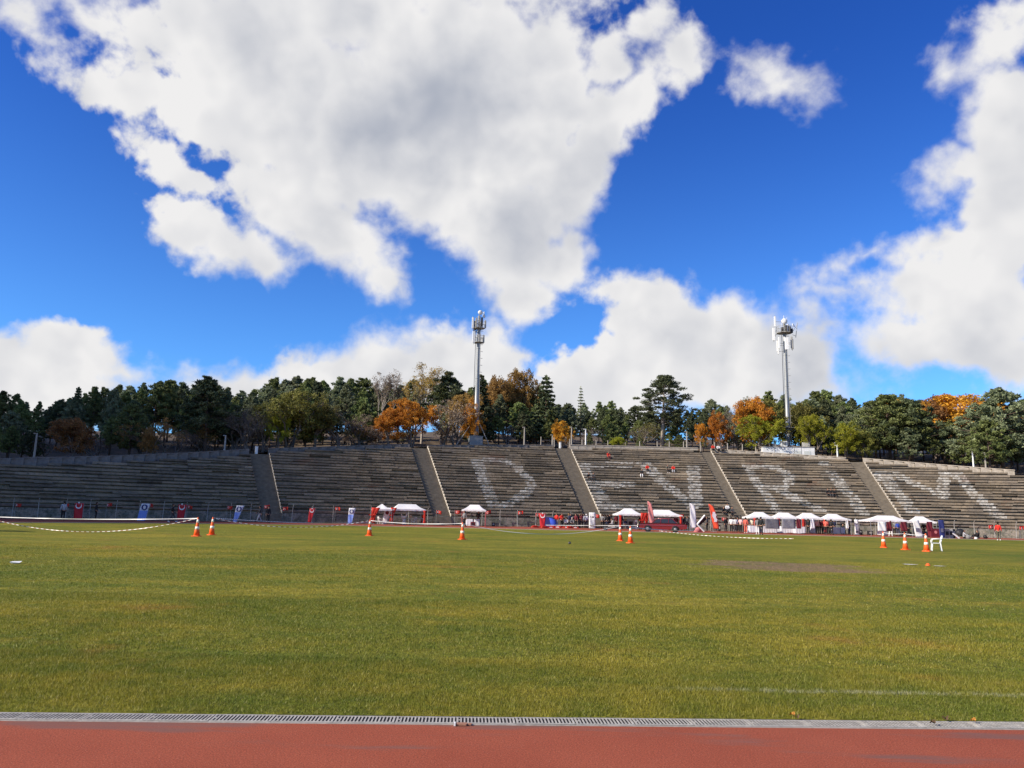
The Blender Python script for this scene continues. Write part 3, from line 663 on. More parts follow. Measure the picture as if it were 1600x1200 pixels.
feat(232,668,2.5,'leafy2','rust',.7,'low rust coloured bush','deciduous_tree','tree',G2)
feat(388,634,4,'bare0',None,1.15,'leafless pinkish brown spreading tree','bare_tree','tree',G3)
feat(365,640,6,'thin1','brown',1.1,'brown twiggy nearly leafless tree','bare_tree','tree',G3)
feat(410,640,4,'bare1',None,.9,'leafless grey brown twiggy tree','bare_tree','tree',G3)
feat(450,614,4,'leafy1','olive',1.15,'olive green broadleaf tree turning yellow','deciduous_tree','tree',G2)
feat(432,636,2.5,'leafy2','lime',.6,'small yellow green tree glowing on its left side','deciduous_tree','tree',G2)
feat(490,630,5,'leafy0','olive',1.1,'dull olive broadleaf tree','deciduous_tree','tree',G2)
feat(530,640,4,'thin0','brown',1.3,'brown twiggy thinning tree','deciduous_tree','tree',G2)
feat(560,650,4,'thin1','brown',1.2,'dusky brown twiggy tree','deciduous_tree','tree',G2)
feat(590,581,18,'poplar0','brown',1.0,'tall thin poplar with almost bare upright twigs','poplar_tree','poplar','poplars behind the second stairway')
feat(612,580,20,'poplar1','brown',1.0,'tall thin bare topped poplar','poplar_tree','poplar','poplars behind the second stairway')
feat(658,574,17,'poplar2','gold',1.35,'tall brown gold poplar, highest of its bunch','poplar_tree','poplar','poplars behind the second stairway')
feat(640,586,15,'poplar0','gold',1.1,'brown gold poplar','poplar_tree','poplar','poplars behind the second stairway')
feat(610,641,2.5,'leafy0','orange',1.05,'bright orange round tree, left half of the pair','deciduous_tree','tree',G2)
feat(643,628,2.8,'leafy1','orange',1.05,'bright orange round tree, right half of the pair','deciduous_tree','tree',G2)
feat(690,622,4.5,'thin0','brown',1.35,'purplish brown twiggy tree','deciduous_tree','tree',G2)
feat(715,618,6,'leafy1','gold',.8,'golden orange tree behind brown twigs','deciduous_tree','tree',G2)
feat(737,627,3,'leafy2','orange',.62,'small orange tree leaning on the mast','deciduous_tree','tree',G2)
feat(712,640,3,'thin1','brown',1.2,'brown purple twiggy tree','deciduous_tree','tree',G2)
feat(748,584,10,'spruce','dark',1.25,'dark layered spruce directly behind the mast','spruce_tree','spruce','cedars and spruces above the stand')
feat(694,583,14,'pine4','dark',1.1,'dark pine with jagged top','pine_tree','pine','pines in the wood behind the stand')
feat(771,592,22,'leafy0','gold',.8,'pale yellow brown broadleaf crown','deciduous_tree','tree',G2)
feat(812,583,24,'leafy1','gold',.62,'round golden brown crown on the skyline','deciduous_tree','tree',G2)
feat(786,597,25,'leafy2','gold',.5,'pale gold crown low on the skyline','deciduous_tree','tree',G2)
feat(852,585,14,'cedar','dark',1.15,'tall dark cedar with drooping tiers','cedar_tree','cedar','cedars and spruces above the stand')
feat(907,603,30,'spindle','grey',1.,'thin spindly spruce with see-through tip','spruce_tree','spruce','cedars and spruces above the stand')
feat(880,658,6,'leafy2','orange',.9,'small orange brown tree','deciduous_tree','tree',G2)
feat(968,683,1.5,'leafy0','lime',1.3,'low bright yellow green bush just behind the parapet','bush','bush',G2)
feat(1034,589,9,'umbrella','dark',1.4,'very large spreading pine with tall bare trunk','pine_tree','pine','pines in the wood behind the stand')
feat(1098,662,4,'leafy1','orange',.55,'small orange crown in front of a dark pine','deciduous_tree','tree',G2)
feat(1126,645,5,'leafy2','orange',.65,'orange crown in front of a dark pine','deciduous_tree','tree',G2)
feat(1158,630,7,'bare1',None,1.0,'grey leafless tree against the cloud','bare_tree','tree',G3)
feat(1182,622,5,'leafy0','orange',.95,'reddish orange broadleaf tree','deciduous_tree','tree',G2)
feat(1192,652,2.5,'leafy1','lime',1.1,'yellow green tree under a red one','deciduous_tree','tree',G2)
feat(1205,625,8,'leafy2','olive',1.,'brown olive broadleaf tree','deciduous_tree','tree',G2)
feat(1248,632,12,'leafy0','olive',1.,'olive tree','deciduous_tree','tree',G2)
feat(1272,648,4,'leafy1','lime',.72,'yellow green tree, taller of the two','deciduous_tree','tree',G2)
feat(1318,662,3,'leafy2','lime',.9,'bright yellow green low tree','deciduous_tree','tree',G2)
feat(1352,672,4,'leafy0','olive',.9,'dull olive green low tree','deciduous_tree','tree',G2)
feat(1390,619,9,'round1','pine',1.35,'big dense round green pine','pine_tree','pine','pines in the wood behind the stand')
feat(1425,624,9,'round0','dark',1.2,'big dense dark round pine','pine_tree','pine','pines in the wood behind the stand')
feat(1482,618,24,'leafy1','orange',1.7,'wide orange crown rising over the pines','deciduous_tree','tree',G2)
feat(1458,622,23,'leafy0','rust',1.2,'rust orange crown beside the wide orange one','deciduous_tree','tree',G2)
feat(1565,610,7,'round2','grey',1.25,'tall pale grey green pine with open tiers','pine_tree','pine','pines in the wood behind the stand')
feat(1545,655,3,'round0','pine',1.,'low bushy green pine','pine_tree','pine','pines in the wood behind the stand')
for i in range(26):      # brown thicket filling gaps between trunks
    px = tr_.uniform(20, 1180)
    if 730 < px < 760: continue
    tree(px, tr_.uniform(660, 684), tr_.uniform(5, 14), tr_.choice(['thin0','thin1','bare0','leafy2']), tr_.choice(['brown','brown','olive','rust']), 1.25, 'low brown twiggy undergrowth tree', 'bare_tree', 'tree', 'undergrowth between the trunks')
# trees continuing round the hill beyond the left frame edge; they shade the left of the stand
for i in range(16):
    th = DEG(-46-i*1.9); n = Nrow(th); r = RS+RUN*n+4+3*(i % 3); q = pol(th, r); z = (hill(q.x, q.y) or 3)
    tm, cm, h0 = PROT['round%d' % (i % 3)]; o = empty('pine_tree', (q.x, q.y, z-.2), i*1.3); s_ = (15.5+(i % 4))/h0; o.scale = (s_*1.1, s_*1.1, s_); link('trunk', tm, o); link('crown', cm, o)
    o['label'] = 'tall green pine on the hill beyond the left edge of the shaded seats'; o['category'] = 'pine'; o['group'] = 'pines beyond the left frame edge'
for (desc, row, zn), L in TCNT.items():
    L.sort(key=lambda q: q[0]); gen = desc.endswith('green pine') or 'undergrowth' in desc
    for i, (px, o) in enumerate(L):
        tail = ', '+row if gen else ''
        lb = ('%s %s%s, %s' % (ORD[i], desc, tail, zn)) if len(L) > 1 else '%s%s, %s' % (desc, tail, zn)
        if len(lb.split()) > 16: lb = desc
        o['label'] = lb
# ------------------------------------------------------------------ common object materials
M_W = mat('white_plastic', (.78,.78,.76), .45, 0, .06); M_RED = mat('red_cloth', (.55,.035,.02), .7, 0, .15, 5, 0, .15); M_TENT = mat('white_tent_fabric', (.86,.85,.83), .65, 0, .05, 3, .15, .2)
M_OR = mat('orange_plastic', (.85,.12,.02), .45, 0, .08); M_REF = mat('reflective_white', (.85,.80,.66), .35, 0, .12, 30); M_STEEL = mat('galvanised_steel', (.30,.31,.31), .5, .4, .18, 6)
M_GPOST = mat('grey_paint', (.38,.37,.34), .7, 0, .2, 8); M_BLK = mat('black_plastic', (.02,.02,.022), .5, 0, .2); M_WCL = mat('white_cloth', (.74,.74,.78), .75, 0, .08, 5, .2, .15)
M_NAVY = mat('navy_print', (.03,.04,.16), .6, 0, .2); M_BLUE = mat('pale_blue_print', (.20,.30,.72), .6, 0, .1); M_MAR = mat('maroon_cloth', (.13,.015,.025), .7, 0, .2); M_CONC = mat('post_concrete', (.33,.30,.26), .9, 0, .25, 5)
M_ROUGE = mat('dark_red_paint', (.20,.008,.012), .22, .1, .1, 4, 0, 0, .5, .8); M_GLASS = mat('car_glass', (.03,.035,.04), .08, 0, .1, 3, 0, 0, .6); M_CHR = mat('chrome', (.7,.7,.7), .2, .9, .05); M_PINK = mat('faded_pink_print', (.72,.26,.26), .7, 0, .25, 3, 0, .2)
def infront(P, margin=1.5):
    d = Vector((P.x, P.y)); th, r = polar(P.x, P.y)
    while polar(d.x, d.y)[1] > RS-margin: d *= .997
    return Vector((d.x, d.y, P.z))
_g0 = ground
def ground(px, py, z=0.0): return infront(_g0(px, py, z))
def at_ground(px, py): return ground(px, py)
def px_scale(P): return F/((P-CAM).dot(fwd))         # pixels per metre
def face_cam(P): return math.atan2(P.x, -P.y)*-1 if False else math.atan2(-P.x, P.y)      # turn so local -y looks at the camera
def crescent(mb, c, R, M4, mi=0, n=18):
    """crescent and star as thin solid pieces in local x,z; c centre"""
    o = [(R*math.cos(a), R*math.sin(a)) for a in [math.radians(40)+math.radians(280)*i/n for i in range(n+1)]]
    i_ = [(R*.25+R*.8*math.cos(a), R*.8*math.sin(a)) for a in [math.radians(53)+math.radians(254)*i/n for i in range(n+1)]]
    for k in range(n):
        q = [o[k], o[k+1], i_[k+1], i_[k]]
        mb.face([M4@Vector((c[0]+x, c[1], c[2]+z)) for x, z in q], mi)
    st = []
    for k in range(10):
        a = math.radians(180+36*k); rr = R*.42 if k % 2 == 0 else R*.16; st.append((R*.95+rr*math.cos(a), rr*math.sin(a)))
    mb.face([M4@Vector((c[0]+x, c[1], c[2]+z)) for x, z in st], mi)
# ------------------------------------------------------------------ traffic cones
def cone_proto():
    root = empty('traffic_cone')
    b = MB(); b.box((0,0,.02), (.42,.42,.04), bev=.05); b.lathe([(.17,.04),(.165,.06)], 20); b.build('base', M_OR, root)
    R = lambda z: .155-.125*(z-.05)/.92
    b = MB(); b.lathe([(R(z), z) for z in (.05,.3,.6,.95)]+[(.022,.97)], 24); b.build('cone_body', M_OR, root, True)
    for z0, z1 in ((.36,.50), (.70,.86)):
        b = MB(); b.lathe([(R(z)+.004, z) for z in (z0,z1)], 24); b.build('reflective_band', M_REF, root, True)
    return root
CONES = [(307,838.5,'orange cone with white bands, leftmost of all the cones'),(330.5,836.5,'orange cone just right of the leftmost cone'),(577,837.5,'orange cone in front of the small left tent'),(722,843.5,'orange cone in front of the lone white tent'),
         (969,845.5,'orange cone on the left of the pair before the red car'),(985,849,'orange cone on the right of the pair before the red car'),(1381,856,'left cone of the three beside the white chair'),(1415,859.5,'middle cone of the three beside the white chair'),(1448,862,'orange cone touching the white plastic chair')]
cp = cone_proto(); CT = []
for i, (px, py, lb) in enumerate(CONES):
    P = at_ground(px, py); o = cp if i == 0 else copy_tree(cp)
    o.location = P+Vector((0,0,.012)); o.rotation_euler = (0, 0, i*.7); tag(o, lb, 'cone', 'orange traffic cones on the far side of the pitch'); CT.append(P+Vector((0,0,.93)))
# ------------------------------------------------------------------ barrier tape
m_tape = bpy.data.materials.new('striped_barrier_tape'); m_tape.use_nodes = True; t = NT(m_tape.node_tree)
tcn = t.n.new('ShaderNodeTexCoord'); u = t.xyz(tcn.outputs['UV'])[0]; st = t.m('GREATER_THAN', t.m('FRACT', t.m('MULTIPLY', u, 3.2)), .5)
t.l.new(t.mix(st, (.28,.10,.07), (.76,.73,.66)), t.n['Principled BSDF'].inputs['Base Color']); t.n['Principled BSDF'].inputs['Roughness'].default_value = .4
m_tapew = mat('white_barrier_tape', (.62,.61,.58), .4, 0, .06)
def tape(a, b, sag, m_, label, wdt=.03, n=40):
    me = bpy.data.meshes.new('barrier_tape'); V, Fc, U = [], [], []; L = (b-a).length
    for i in range(n+1):
        u = i/n; p = a.lerp(b, u)-Vector((0,0,4*sag*u*(1-u))); tw = .3+.5*math.sin(u*9)+.2*math.sin(u*23); d = Vector((-(b-a).y, (b-a).x, 0)).normalized()
        w_ = (d*math.sin(tw)+Vector((0,0,1))*math.cos(tw))*wdt/2
        V += [p-w_, p+w_]
    for i in range(n): Fc.append((2*i, 2*i+2, 2*i+3, 2*i+1)); U += [(i/n*L, 0), ((i+1)/n*L, 0), ((i+1)/n*L, 1), (i/n*L, 1)]
    me.from_pydata([tuple(v) for v in V], [], Fc); uv = me.uv_layers.new(name='UVMap')
    for i, q in enumerate(U): uv.data[i].uv = q
    me.materials.append(m_); o = link('barrier_tape', me); tag(o, label, 'tape', 'barrier tape strung between the cones'); return o
def zat(px, py, dist):   # a point on the ray at a given forward distance
    d = ray(px, py); return CAM+d*(dist/d.y)
Lf = zat(-60, 805, 44)
tape(Lf, CT[0], .12, m_tapew, 'taut white tape running in from the left edge to the leftmost cone', .045)
tape(zat(-30,806,43), CT[0]+Vector((0,0,.02)), .78, m_tape, 'striped tape hanging in a long low curve left of the leftmost cone')
tape(CT[1], zat(600,814.5,92), .25, m_tape, 'striped tape stretched from the second cone to the small left tent', .06)
tape(CT[1], CT[2], .45, m_tape, 'striped tape sagging between the second cone and the cone by the small tent')
tape(CT[2], CT[3], .1, m_tapew, 'white tape between the cone by the small tent and the cone by the lone tent', .035)
tape(CT[3], CT[4], .55, m_tapew, 'white tape sagging from the lone tent cone to the cones before the car')
tape(zat(853,820.5,88), zat(1002,821,84), .02, m_tapew, 'taut white tape passing in front of the crowd left of the car', .05)
tape(CT[5], zat(1090,828,80), .12, m_tape, 'striped tape crossing in front of the red car', .07)
tape(zat(1030,829.5,58), zat(1240,841.5,52), .15, m_tape, 'dotted striped tape low over the turf right of the car')
tape(CT[6], CT[7], .05, m_tapew, 'white tape between the left and middle cone near the chair'); tape(CT[7], CT[8], .05, m_tapew, 'white tape between the middle cone and the cone at the chair')
# ------------------------------------------------------------------ plastic chair
def chair_proto():
    root = empty('plastic_chair')
    b = MB(); b.box((0,0,.43), (.44,.44,.025), bev=.05); b.box((0,-.21,.40), (.40,.02,.05)); b.build('seat', M_W, root)
    b = MB()
    prof = [(-.21,.44),(-.21,.72),(-.14,.83),(0,.85),(.14,.83),(.21,.72),(.21,.44)]
    for i in range(4): b.tube([(-.12+.08*i,.20,.44),(-.12+.08*i,.245,.64),(-.12+.08*i,.28,.81)], .022, 6)
    b.tube([(x, .20+.10*(z-.44)/.4, z) for x, z in prof], .026, 8); b.build('backrest', M_W, root, True)
    for sx_ in (-1, 1):
        b = MB(); b.tube([(sx_*.23,.24,.66),(sx_*.27,.05,.67),(sx_*.26,-.18,.65),(sx_*.235,-.22,.55),(sx_*.23,-.22,.42)], .024, 6); b.build('armrest', M_W, root, True)
        for sy_ in (-1, 1):
            b = MB(); b.tube([(sx_*.19,sy_*.19,.43),(sx_*.235,sy_*.235,0)], [.034,.024], 6); b.build('leg', M_W, root)
    return root
cr = chair_proto(); P = at_ground(1463.5, 861); cr.location = P+Vector((0,0,.012)); cr.rotation_euler = (0,0,math.radians(-112)); cr.scale = (1.05,1.05,1.0)
tag(cr, 'white plastic armchair standing alone on the turf beside a cone', 'chair', 'white plastic chairs')
for (px, py, rz, lb) in ((594,817.2,2.2,'white plastic chair under the small left tent'),(647,818,-.4,'white plastic chair at the right of the table in the left tents')):
    copy_tree(cr, None, at_ground(px, py), rz, 1.0, lb)
# ------------------------------------------------------------------ tents
def tent(px0, px1, pyb, ridge0, ridge1, name_lb, wraps=(), depth=3.0, H=None, pe=None, pr=None, legs_col=None, truss=False):
    P0, P1 = infront(at_ground(px0, pyb), 3.9), infront(at_ground(px1, pyb+(px1-px0)*ROLL), 3.9); dv = (P1-P0); L = dv.length; c = (P0+P1)/2; rz = math.atan2(dv.y, dv.x); s = px_scale(c)
    root = empty('canopy_tent', (c.x, c.y, 0), rz, name_lb, 'tent', 'white canopy tents below the stand')
    he = (pyb-pe)/s; hr = (pyb-pr)/s; a = (ridge0-px0)/(px1-px0)*L-L/2; b_ = (ridge1-px0)/(px1-px0)*L-L/2; dp = depth
    b = MB(); fr = [(-L/2,0),(L/2,0),(L/2,dp),(-L/2,dp)]; n = 8
    # roof with slightly sagging panels, ridge to eave
    top = [(a, dp/2), (b_, dp/2)]
    def P_(x, y, z): return (x, y, z)
    E = [(-L/2,0,he),(L/2,0,he),(L/2,dp,he),(-L/2,dp,he)]; R0, R1 = (a,dp/2,hr), (b_,dp/2,hr)
    def panel(p, q, r_, s_):   # p,q eave; r_,s_ ridge ends (s_ above p)
        rows = []
        for i in range(n+1):
            u = i/n; A_ = Vector(p).lerp(Vector(s_), u); B_ = Vector(q).lerp(Vector(r_), u); rows.append([A_.lerp(B_, j/n)-Vector((0,0,.10*math.sin(math.pi*u)*(1+.0*j)+.03*math.sin(math.pi*u)*math.sin(math.pi*j/n*2))) for j in range(n+1)])
        b.grid(rows, close=False)
    panel(E[0],E[1],R1,R0); panel(E[1],E[2],R1,R1); panel(E[2],E[3],R0,R1); panel(E[3],E[0],R0,R0)
    b.build('roof', M_TENT, root, True)
    v = MB(); 
    for i in range(4):
        p, q = Vector(E[i]), Vector(E[(i+1) % 4]); m_ = int((q-p).length/.25); nn = Vector(((q-p).y, -(q-p).x, 0)).normalized()
        v.grid([[p.lerp(q, j/m_)+nn*.012*math.sin(j*2.1) for j in range(m_+1)], [p.lerp(q, j/m_)+nn*.02*math.sin(j*1.7)-Vector((0,0,.17+.02*math.sin(j*3))) for j in range(m_+1)]], close=False)
    v.build('valance', M_TENT, root)
    lm = legs_col or M_STEEL
    for (x, y) in ((-L/2+.05,.05),(L/2-.05,.05),(L/2-.05,dp-.05),(-L/2+.05,dp-.05)):
        l_ = MB(); l_.box((x,y,he/2), (.05,.05,he)); l_.box((x,y,.01), (.14,.14,.02)); l_.build('leg', lm, root)
    f = MB()
    for y in (.05, dp-.05):
        k = max(2, int(L/1.5)); st_ = [-L/2+.05+(L-.1)*i/k for i in range(k+1)]
        for i in range(k): f.tube([(st_[i],y,he-.08),(st_[i+1],y,he-.35)], .014, 4); f.tube([(st_[i],y,he-.35),(st_[i+1],y,he-.08)], .014, 4)
    f.tube([(0,dp/2,he-.3),(0,dp/2,hr-.03)], .02, 5); f.tube([(-L/2+.05,dp/2,he-.2),(L/2-.05,dp/2,he-.2)], .014, 4); f.build('frame', M_STEEL, root)
    for wx in wraps:
        x = (wx-px0)/(px1-px0)*L-L/2; g = MB(); rows = []
        for i in range(9):
            z = he-.12-(he-.3)*i/8; w_ = .17-.07*abs(math.sin(i*.9))+.03*(i == 0)
            rows.append([(x-w_, .0-.03, z), (x-w_*.4, -.08-.02*math.sin(i*2), z), (x+w_*.5, -.06+.02*math.sin(i*3), z), (x+w_, -.02, z), (x, .09, z)])
        g.grid(rows); g.build('red_leg_drape', M_RED, root, True)
    return root, L, he, dp
tA,*_ = tent(583,612,817.5,596.5,598.5,'small peaked white tent, leftmost, with red cloth on its leg',(584.5,),3.,pe=793.5,pr=785.5)
tent(613.5,665,818,624,652,'long white tent joined to the small peaked one, red corner drapes',(663,),3.,pe=793.5,pr=785.5)
tent(720.5,758.5,822,732.5,747,'lone white tent with pinkish red legs, below the letter D',(),3.,pe=796.5,pr=788.5,legs_col=mat('pink_red_sleeve', (.55,.10,.10), .6, 0, .2))
tent(966,1005.5,826,980,992,'white tent with red drapes just left of the car',(969.5,1004),3.,pe=802.5,pr=793.5)
tent(1008,1067,826.5,1026,1050,'long white tent behind the red car',(1010,1064),3.,pe=803,pr=795)
tent(1172,1212,832,1186,1200,'first white tent from the left in the row of four',(1180,),3.,pe=808,pr=800)
tent(1212.6,1252,833,1225,1240,'second white tent from the left in the row of four',(1217.5,),3.,pe=808.8,pr=801)
tent(1252.6,1291,834,1263,1277,'third white tent in the row of four, red shirted people beneath',(1256,1290),3.,pe=809.6,pr=801.6)
tent(1291.6,1331.5,835,1303,1317,'rightmost white tent in the row of four',(),3.,pe=811,pr=803)
tent(1361,1427,837,1382,1408,'long white tent behind the three right cones',(),3.,pe=813,pr=805.3)
tent(1427.6,1465.5,838,1438,1451,'white tent joined to the long one at right, maroon panels inside',(),3.,pe=815,pr=807)
# cloths and panels hanging in tents
def panel_cloth(px0, px1, pyt, pyb, dist, m_, name, label, cat, grp=None, lean=0., wave=.05, emblem=None, thick=.02, legs=True, rz=None):
    P0 = ground(px0, dist) if dist > 300 else zat(px0, pyb, dist); P1 = ground(px1, dist) if dist > 300 else zat(px1, pyb, dist)
    c = (P0+P1)/2; s = px_scale(c); W = (px1-px0)/s; H = (pyb-pyt)/s; z0 = max(0.02, c.z)
    root = empty(name, (c.x, c.y, 0), 0, label, cat, grp); b = MB(); n = 10; rows = []
    for i in range(n+1):
        u = i/n; off = lean*u/s
        rows.append([(off+W*(j/8-.5), wave*math.sin(j*1.3+i*.5)*(.4+.6*u), z0+H*u) for j in range(9)])
    bk = [[(x, y+thick, z) for x, y, z in r] for r in rows]
    b.grid([r+q[::-1] for r, q in zip(rows, bk)]); b.build('fabric_panel', m_, root, True); return root, W, H, s, z0
# ------------------------------------------------------------------ banners
def banner(px, pyt, pyb, wt, wb, lean, mt, label, kind, cat='banner', grp='upright banners along the fence', name='standing_banner'):
    """tapered panel on a small foot: wt, wb widths in px at top and bottom, lean = shift of the top in px"""
    P = ground(px, pyb+1); s = px_scale(P); H = (pyb-pyt)/s; root = empty(name, (P.x, P.y, 0), 0, label, cat, grp)
    def X(u, v): return ((wb+(wt-wb)*v)*(u-.5)+lean*v)/s
    b = MB(); n = 12; rows = [[(X(j/6, i/n), .03*math.sin(j*1.2+i*.6), .06+H*i/n) for j in range(7)] for i in range(n+1)]
    b.grid([r+[(x, y+.02, z) for x, y, z in r[::-1]] for r in rows]); b.build('banner_panel', mt, root, True)
    f = MB(); f.box((0,.08,.03), (.6,.35,.04)); f.tube([(X(1,0)+.03,.05,.03),(X(1,1)+.03,.05,.06+H)], .018, 5); f.build('banner_stand', M_STEEL, root)
    I4 = Matrix.Identity(4); e = MB(); zc = .06+H*.86; R = wt/s*.33
    if kind == 'moon':
        R = wt/s*.36; e.v = []; crescent(e, (X(.5,.84), -.055, .06+H*.84), R, Matrix.Translation((X(.5,.84),0,.06+H*.84))@Matrix.Rotation(-math.pi/2, 4, 'Y')@Matrix.Translation((-X(.5,.84),0,-(.06+H*.84)))); e.build('crescent_and_star', M_W, root)
    elif kind == 'badge':
        for s_, a0 in ((-1, 90), (1, -90)):
            pts = [(s_*.02+R*math.cos(math.radians(a0+180*i/12)), R*math.sin(math.radians(a0+180*i/12))) for i in range(13)]; e.face([(X(.5,.8)+x, -.055, .06+H*.78+z) for x, z in pts])
        e.build('round_emblem', M_NAVY, root)
        e = MB(); pts = [(R*.5*math.cos(2*math.pi*i/14), R*.62*math.sin(2*math.pi*i/14)) for i in range(14)]; e.face([(X(.5,.8)+x, -.060, .06+H*.78+z) for x, z in pts]); e.build('emblem_centre', M_WCL, root)
        e = MB(); e.v = []; rows = [[(X(j/6, i/n), .03*math.sin(j*1.2+i*.6)-.006, .06+H*i/n) for j in range(7)] for i in range(0, 8)]; e.grid(rows, close=False); e.build('blue_lower_part', M_BLUE, root, True)
    elif kind == 'redlogo':
        pts = [(R*.8*math.cos(2*math.pi*i/14), R*.8*math.sin(2*math.pi*i/14)) for i in range(14)]; e.face([(X(.5,.7)+x, -.055, .06+H*.7+z) for x, z in pts]); e.build('round_emblem', M_MAR, root)
    elif kind == 'poster':
        e.box((X(.5,.5), -.05, .06+H*.17), (wb/s*.7, .01, H*.10)); e.box((X(.3,.7), -.05, .06+H*.72), (wb/s*.12, .01, H*.08)); e.box((X(.62,.7), -.05, .06+H*.72), (wb/s*.2, .01, H*.09)); e.build('printed_figures', M_BLK, root)
        e = MB(); 
        for k_ in range(5): e.box((X(.5,.5), -.05, .06+H*(.30+.06*k_)), (wb/s*(.78-.1*(k_ % 2)), .01, .03))
        e.build('printed_lines', mat('grey_print', (.35,.36,.42), .6), root)
    elif kind == 'panelprint':
        e.box((X(.5,.5), -.05, .06+H*.42), (wb/s*.5, .01, H*.22)); e.build('printed_block', mat('slate_print', (.14,.14,.2), .6), root)
    return root
M_REDB = mat('red_banner_cloth', (.50,.02,.03), .6, 0, .12, 3)
banner(121,786.5,811,13.5,13.5,0,M_REDB,'tall red banner with white crescent, leftmost in the shade','moon')
banner(220,787,813,13.5,13,5,M_WCL,'blue and white leaning banner with round dark emblem in the shade','badge')
banner(281,788,812.5,13,10,2,M_REDB,'red crescent banner just right of the walking person','moon')
banner(366.5,790,815,12,5.5,7,M_WCL,'tapered blue and white banner left of the first stairway','badge')
banner(483,793,815,9,5,4,M_REDB,'narrow tapered red banner between two stairways','moon')
banner(546,794,818,10,6,3,M_WCL,'small tapered blue and white banner left of the small tent','badge')
banner(600,793,818,11,7,6,M_WCL,'white banner with round red emblem hanging at the small tent','redlogo')
banner(847.5,799.5,820,10.5,7,0,M_REDB,'red crescent banner left of the crowd','moon')
banner(925,801,825,9.5,9.5,0,M_W,'white roll-up poster at the right of the crowd','poster',grp='upright banners beside the tents')
banner(1339,812,835,6,6,0,M_W,'narrow white poster column right of the row of four tents','poster',grp='upright banners beside the tents')
banner(1437,813,839,9,12,-5,M_W,'white leaning poster board between the two right tents','panelprint',grp='upright banners beside the tents')
banner(1473,813,840,9,8,-1,M_NAVY,'dark navy roll-up beside the rightmost tent','panelprint',grp='upright banners beside the tents')
def feather(px, pyt, pyb, wdt, lean, m_, label, streak=None):
    P = ground(px, pyb+1); s = px_scale(P); H = (pyb-pyt)/s; W = wdt/s; root = empty('feather_flag', (P.x, P.y, 0), 0, label, 'flag', 'tall feather flags near the car')
    b = MB(); n = 16; rows = []
    for i in range(n+1):
        v = i/n; z = .35+(H-.35)*v; xl = lean/s*v; w_ = W*(1. if v < .90 else max(.45, 1-((v-.90)/.10)**2*.55)); w_ *= .9+.12*math.sin(v*5)
        rows.append([(xl+w_*j/6, .06*math.sin(j*.9+v*8), z-.12*W*(j/6)*(v > .8)) for j in range(7)])
    b.grid([r+[(x, y+.015, z) for x, y, z in r[::-1]] for r in rows]); b.build('sail', m_, root, True)
    f = MB(); f.tube([(-.03,0,0),(-.03+lean/s*.5,0,H*.5),(-.03+lean/s,0,H+.02)], [.025,.02,.01], 6); f.box((0,0,.03), (.7,.08,.05)); f.box((0,0,.03), (.08,.7,.055)); f.build('pole', M_STEEL, root)
    if streak:
        e = MB(); 
        rows = []
        for i in range(9):
            v = .28+.40*i/8; xl = lean/s*v; rows.append([(xl+W*(.28+.1*math.sin(i)), -.09, .35+(H-.35)*v), (xl+W*(.82-.1*math.cos(i*1.7)), -.09, .35+(H-.35)*v)])
        e.grid(rows, close=False); e.build('white_print', M_WCL, root)
    return root
feather(1015.5,782.5,830,8,-3.5,M_PINK,'pink faded feather flag behind the car bonnet')
feather(1079,785.5,829,9.5,-.5,M_WCL,'plain white feather flag right of the car')
feather(1115,787,830,9.5,-7.,mat('orange_red_print', (.75,.09,.04), .6, 0, .15, 3),'orange red feather flag with white print',True)
# ------------------------------------------------------------------ chain of fence posts with small flags
fence = empty('wire_fence', pol(0, RS-.35), 0, 'low wire fence with bent-topped posts along the foot of the stand', 'fence'); FL = Vector(fence.location)
pm = MB(); pm.tube([(0,0,0),(0,0,1.45),(0,-.12,1.75),(0,-.30,1.95)], .032, 6); post_me = pm.mesh('fence_post', (M_GPOST,))
DP = DEG(1.03); nP = int((DEG(27)-DEG(-37))/DP); PTH = []
for i in range(nP):
    th = DEG(-37)+DP*i+DEG(rnd.uniform(-.04,.04))
    if any(a-.004 < th < b+.004 for a, b in AIS): continue
    o = link('fence_post', post_me, fence); q = pol(th, RS-.35)-FL; o.location = q; o.rotation_euler = (rnd.uniform(-.03,.03), rnd.uniform(-.03,.03), -th); PTH.append(th)
wm = MB()
for z in (.12,.5,.9,1.35):
    for (a, b) in zip([DEG(-37)]+[e[1] for e in AIS], [e[0] for e in AIS]+[DEG(27)]):
        k = int((b-a)/DP)+1; wm.tube([pol(a+(b-a)*i/k, RS-.37, z)-FL for i in range(k+1)], .009, 3)
wm.build('fence_wire', M_STEEL, fence)
SF = [(29,789),(103,790.5),(171,789.5),(235.5,790),(297,792),(359,793),(417,792),(446,795.5),(528,795),(686,800),(715,800),(763,801),(813.5,801.5),(841,804.5),(932.5,806),(1132,811),(1549,823.5),(1597,825.5)]
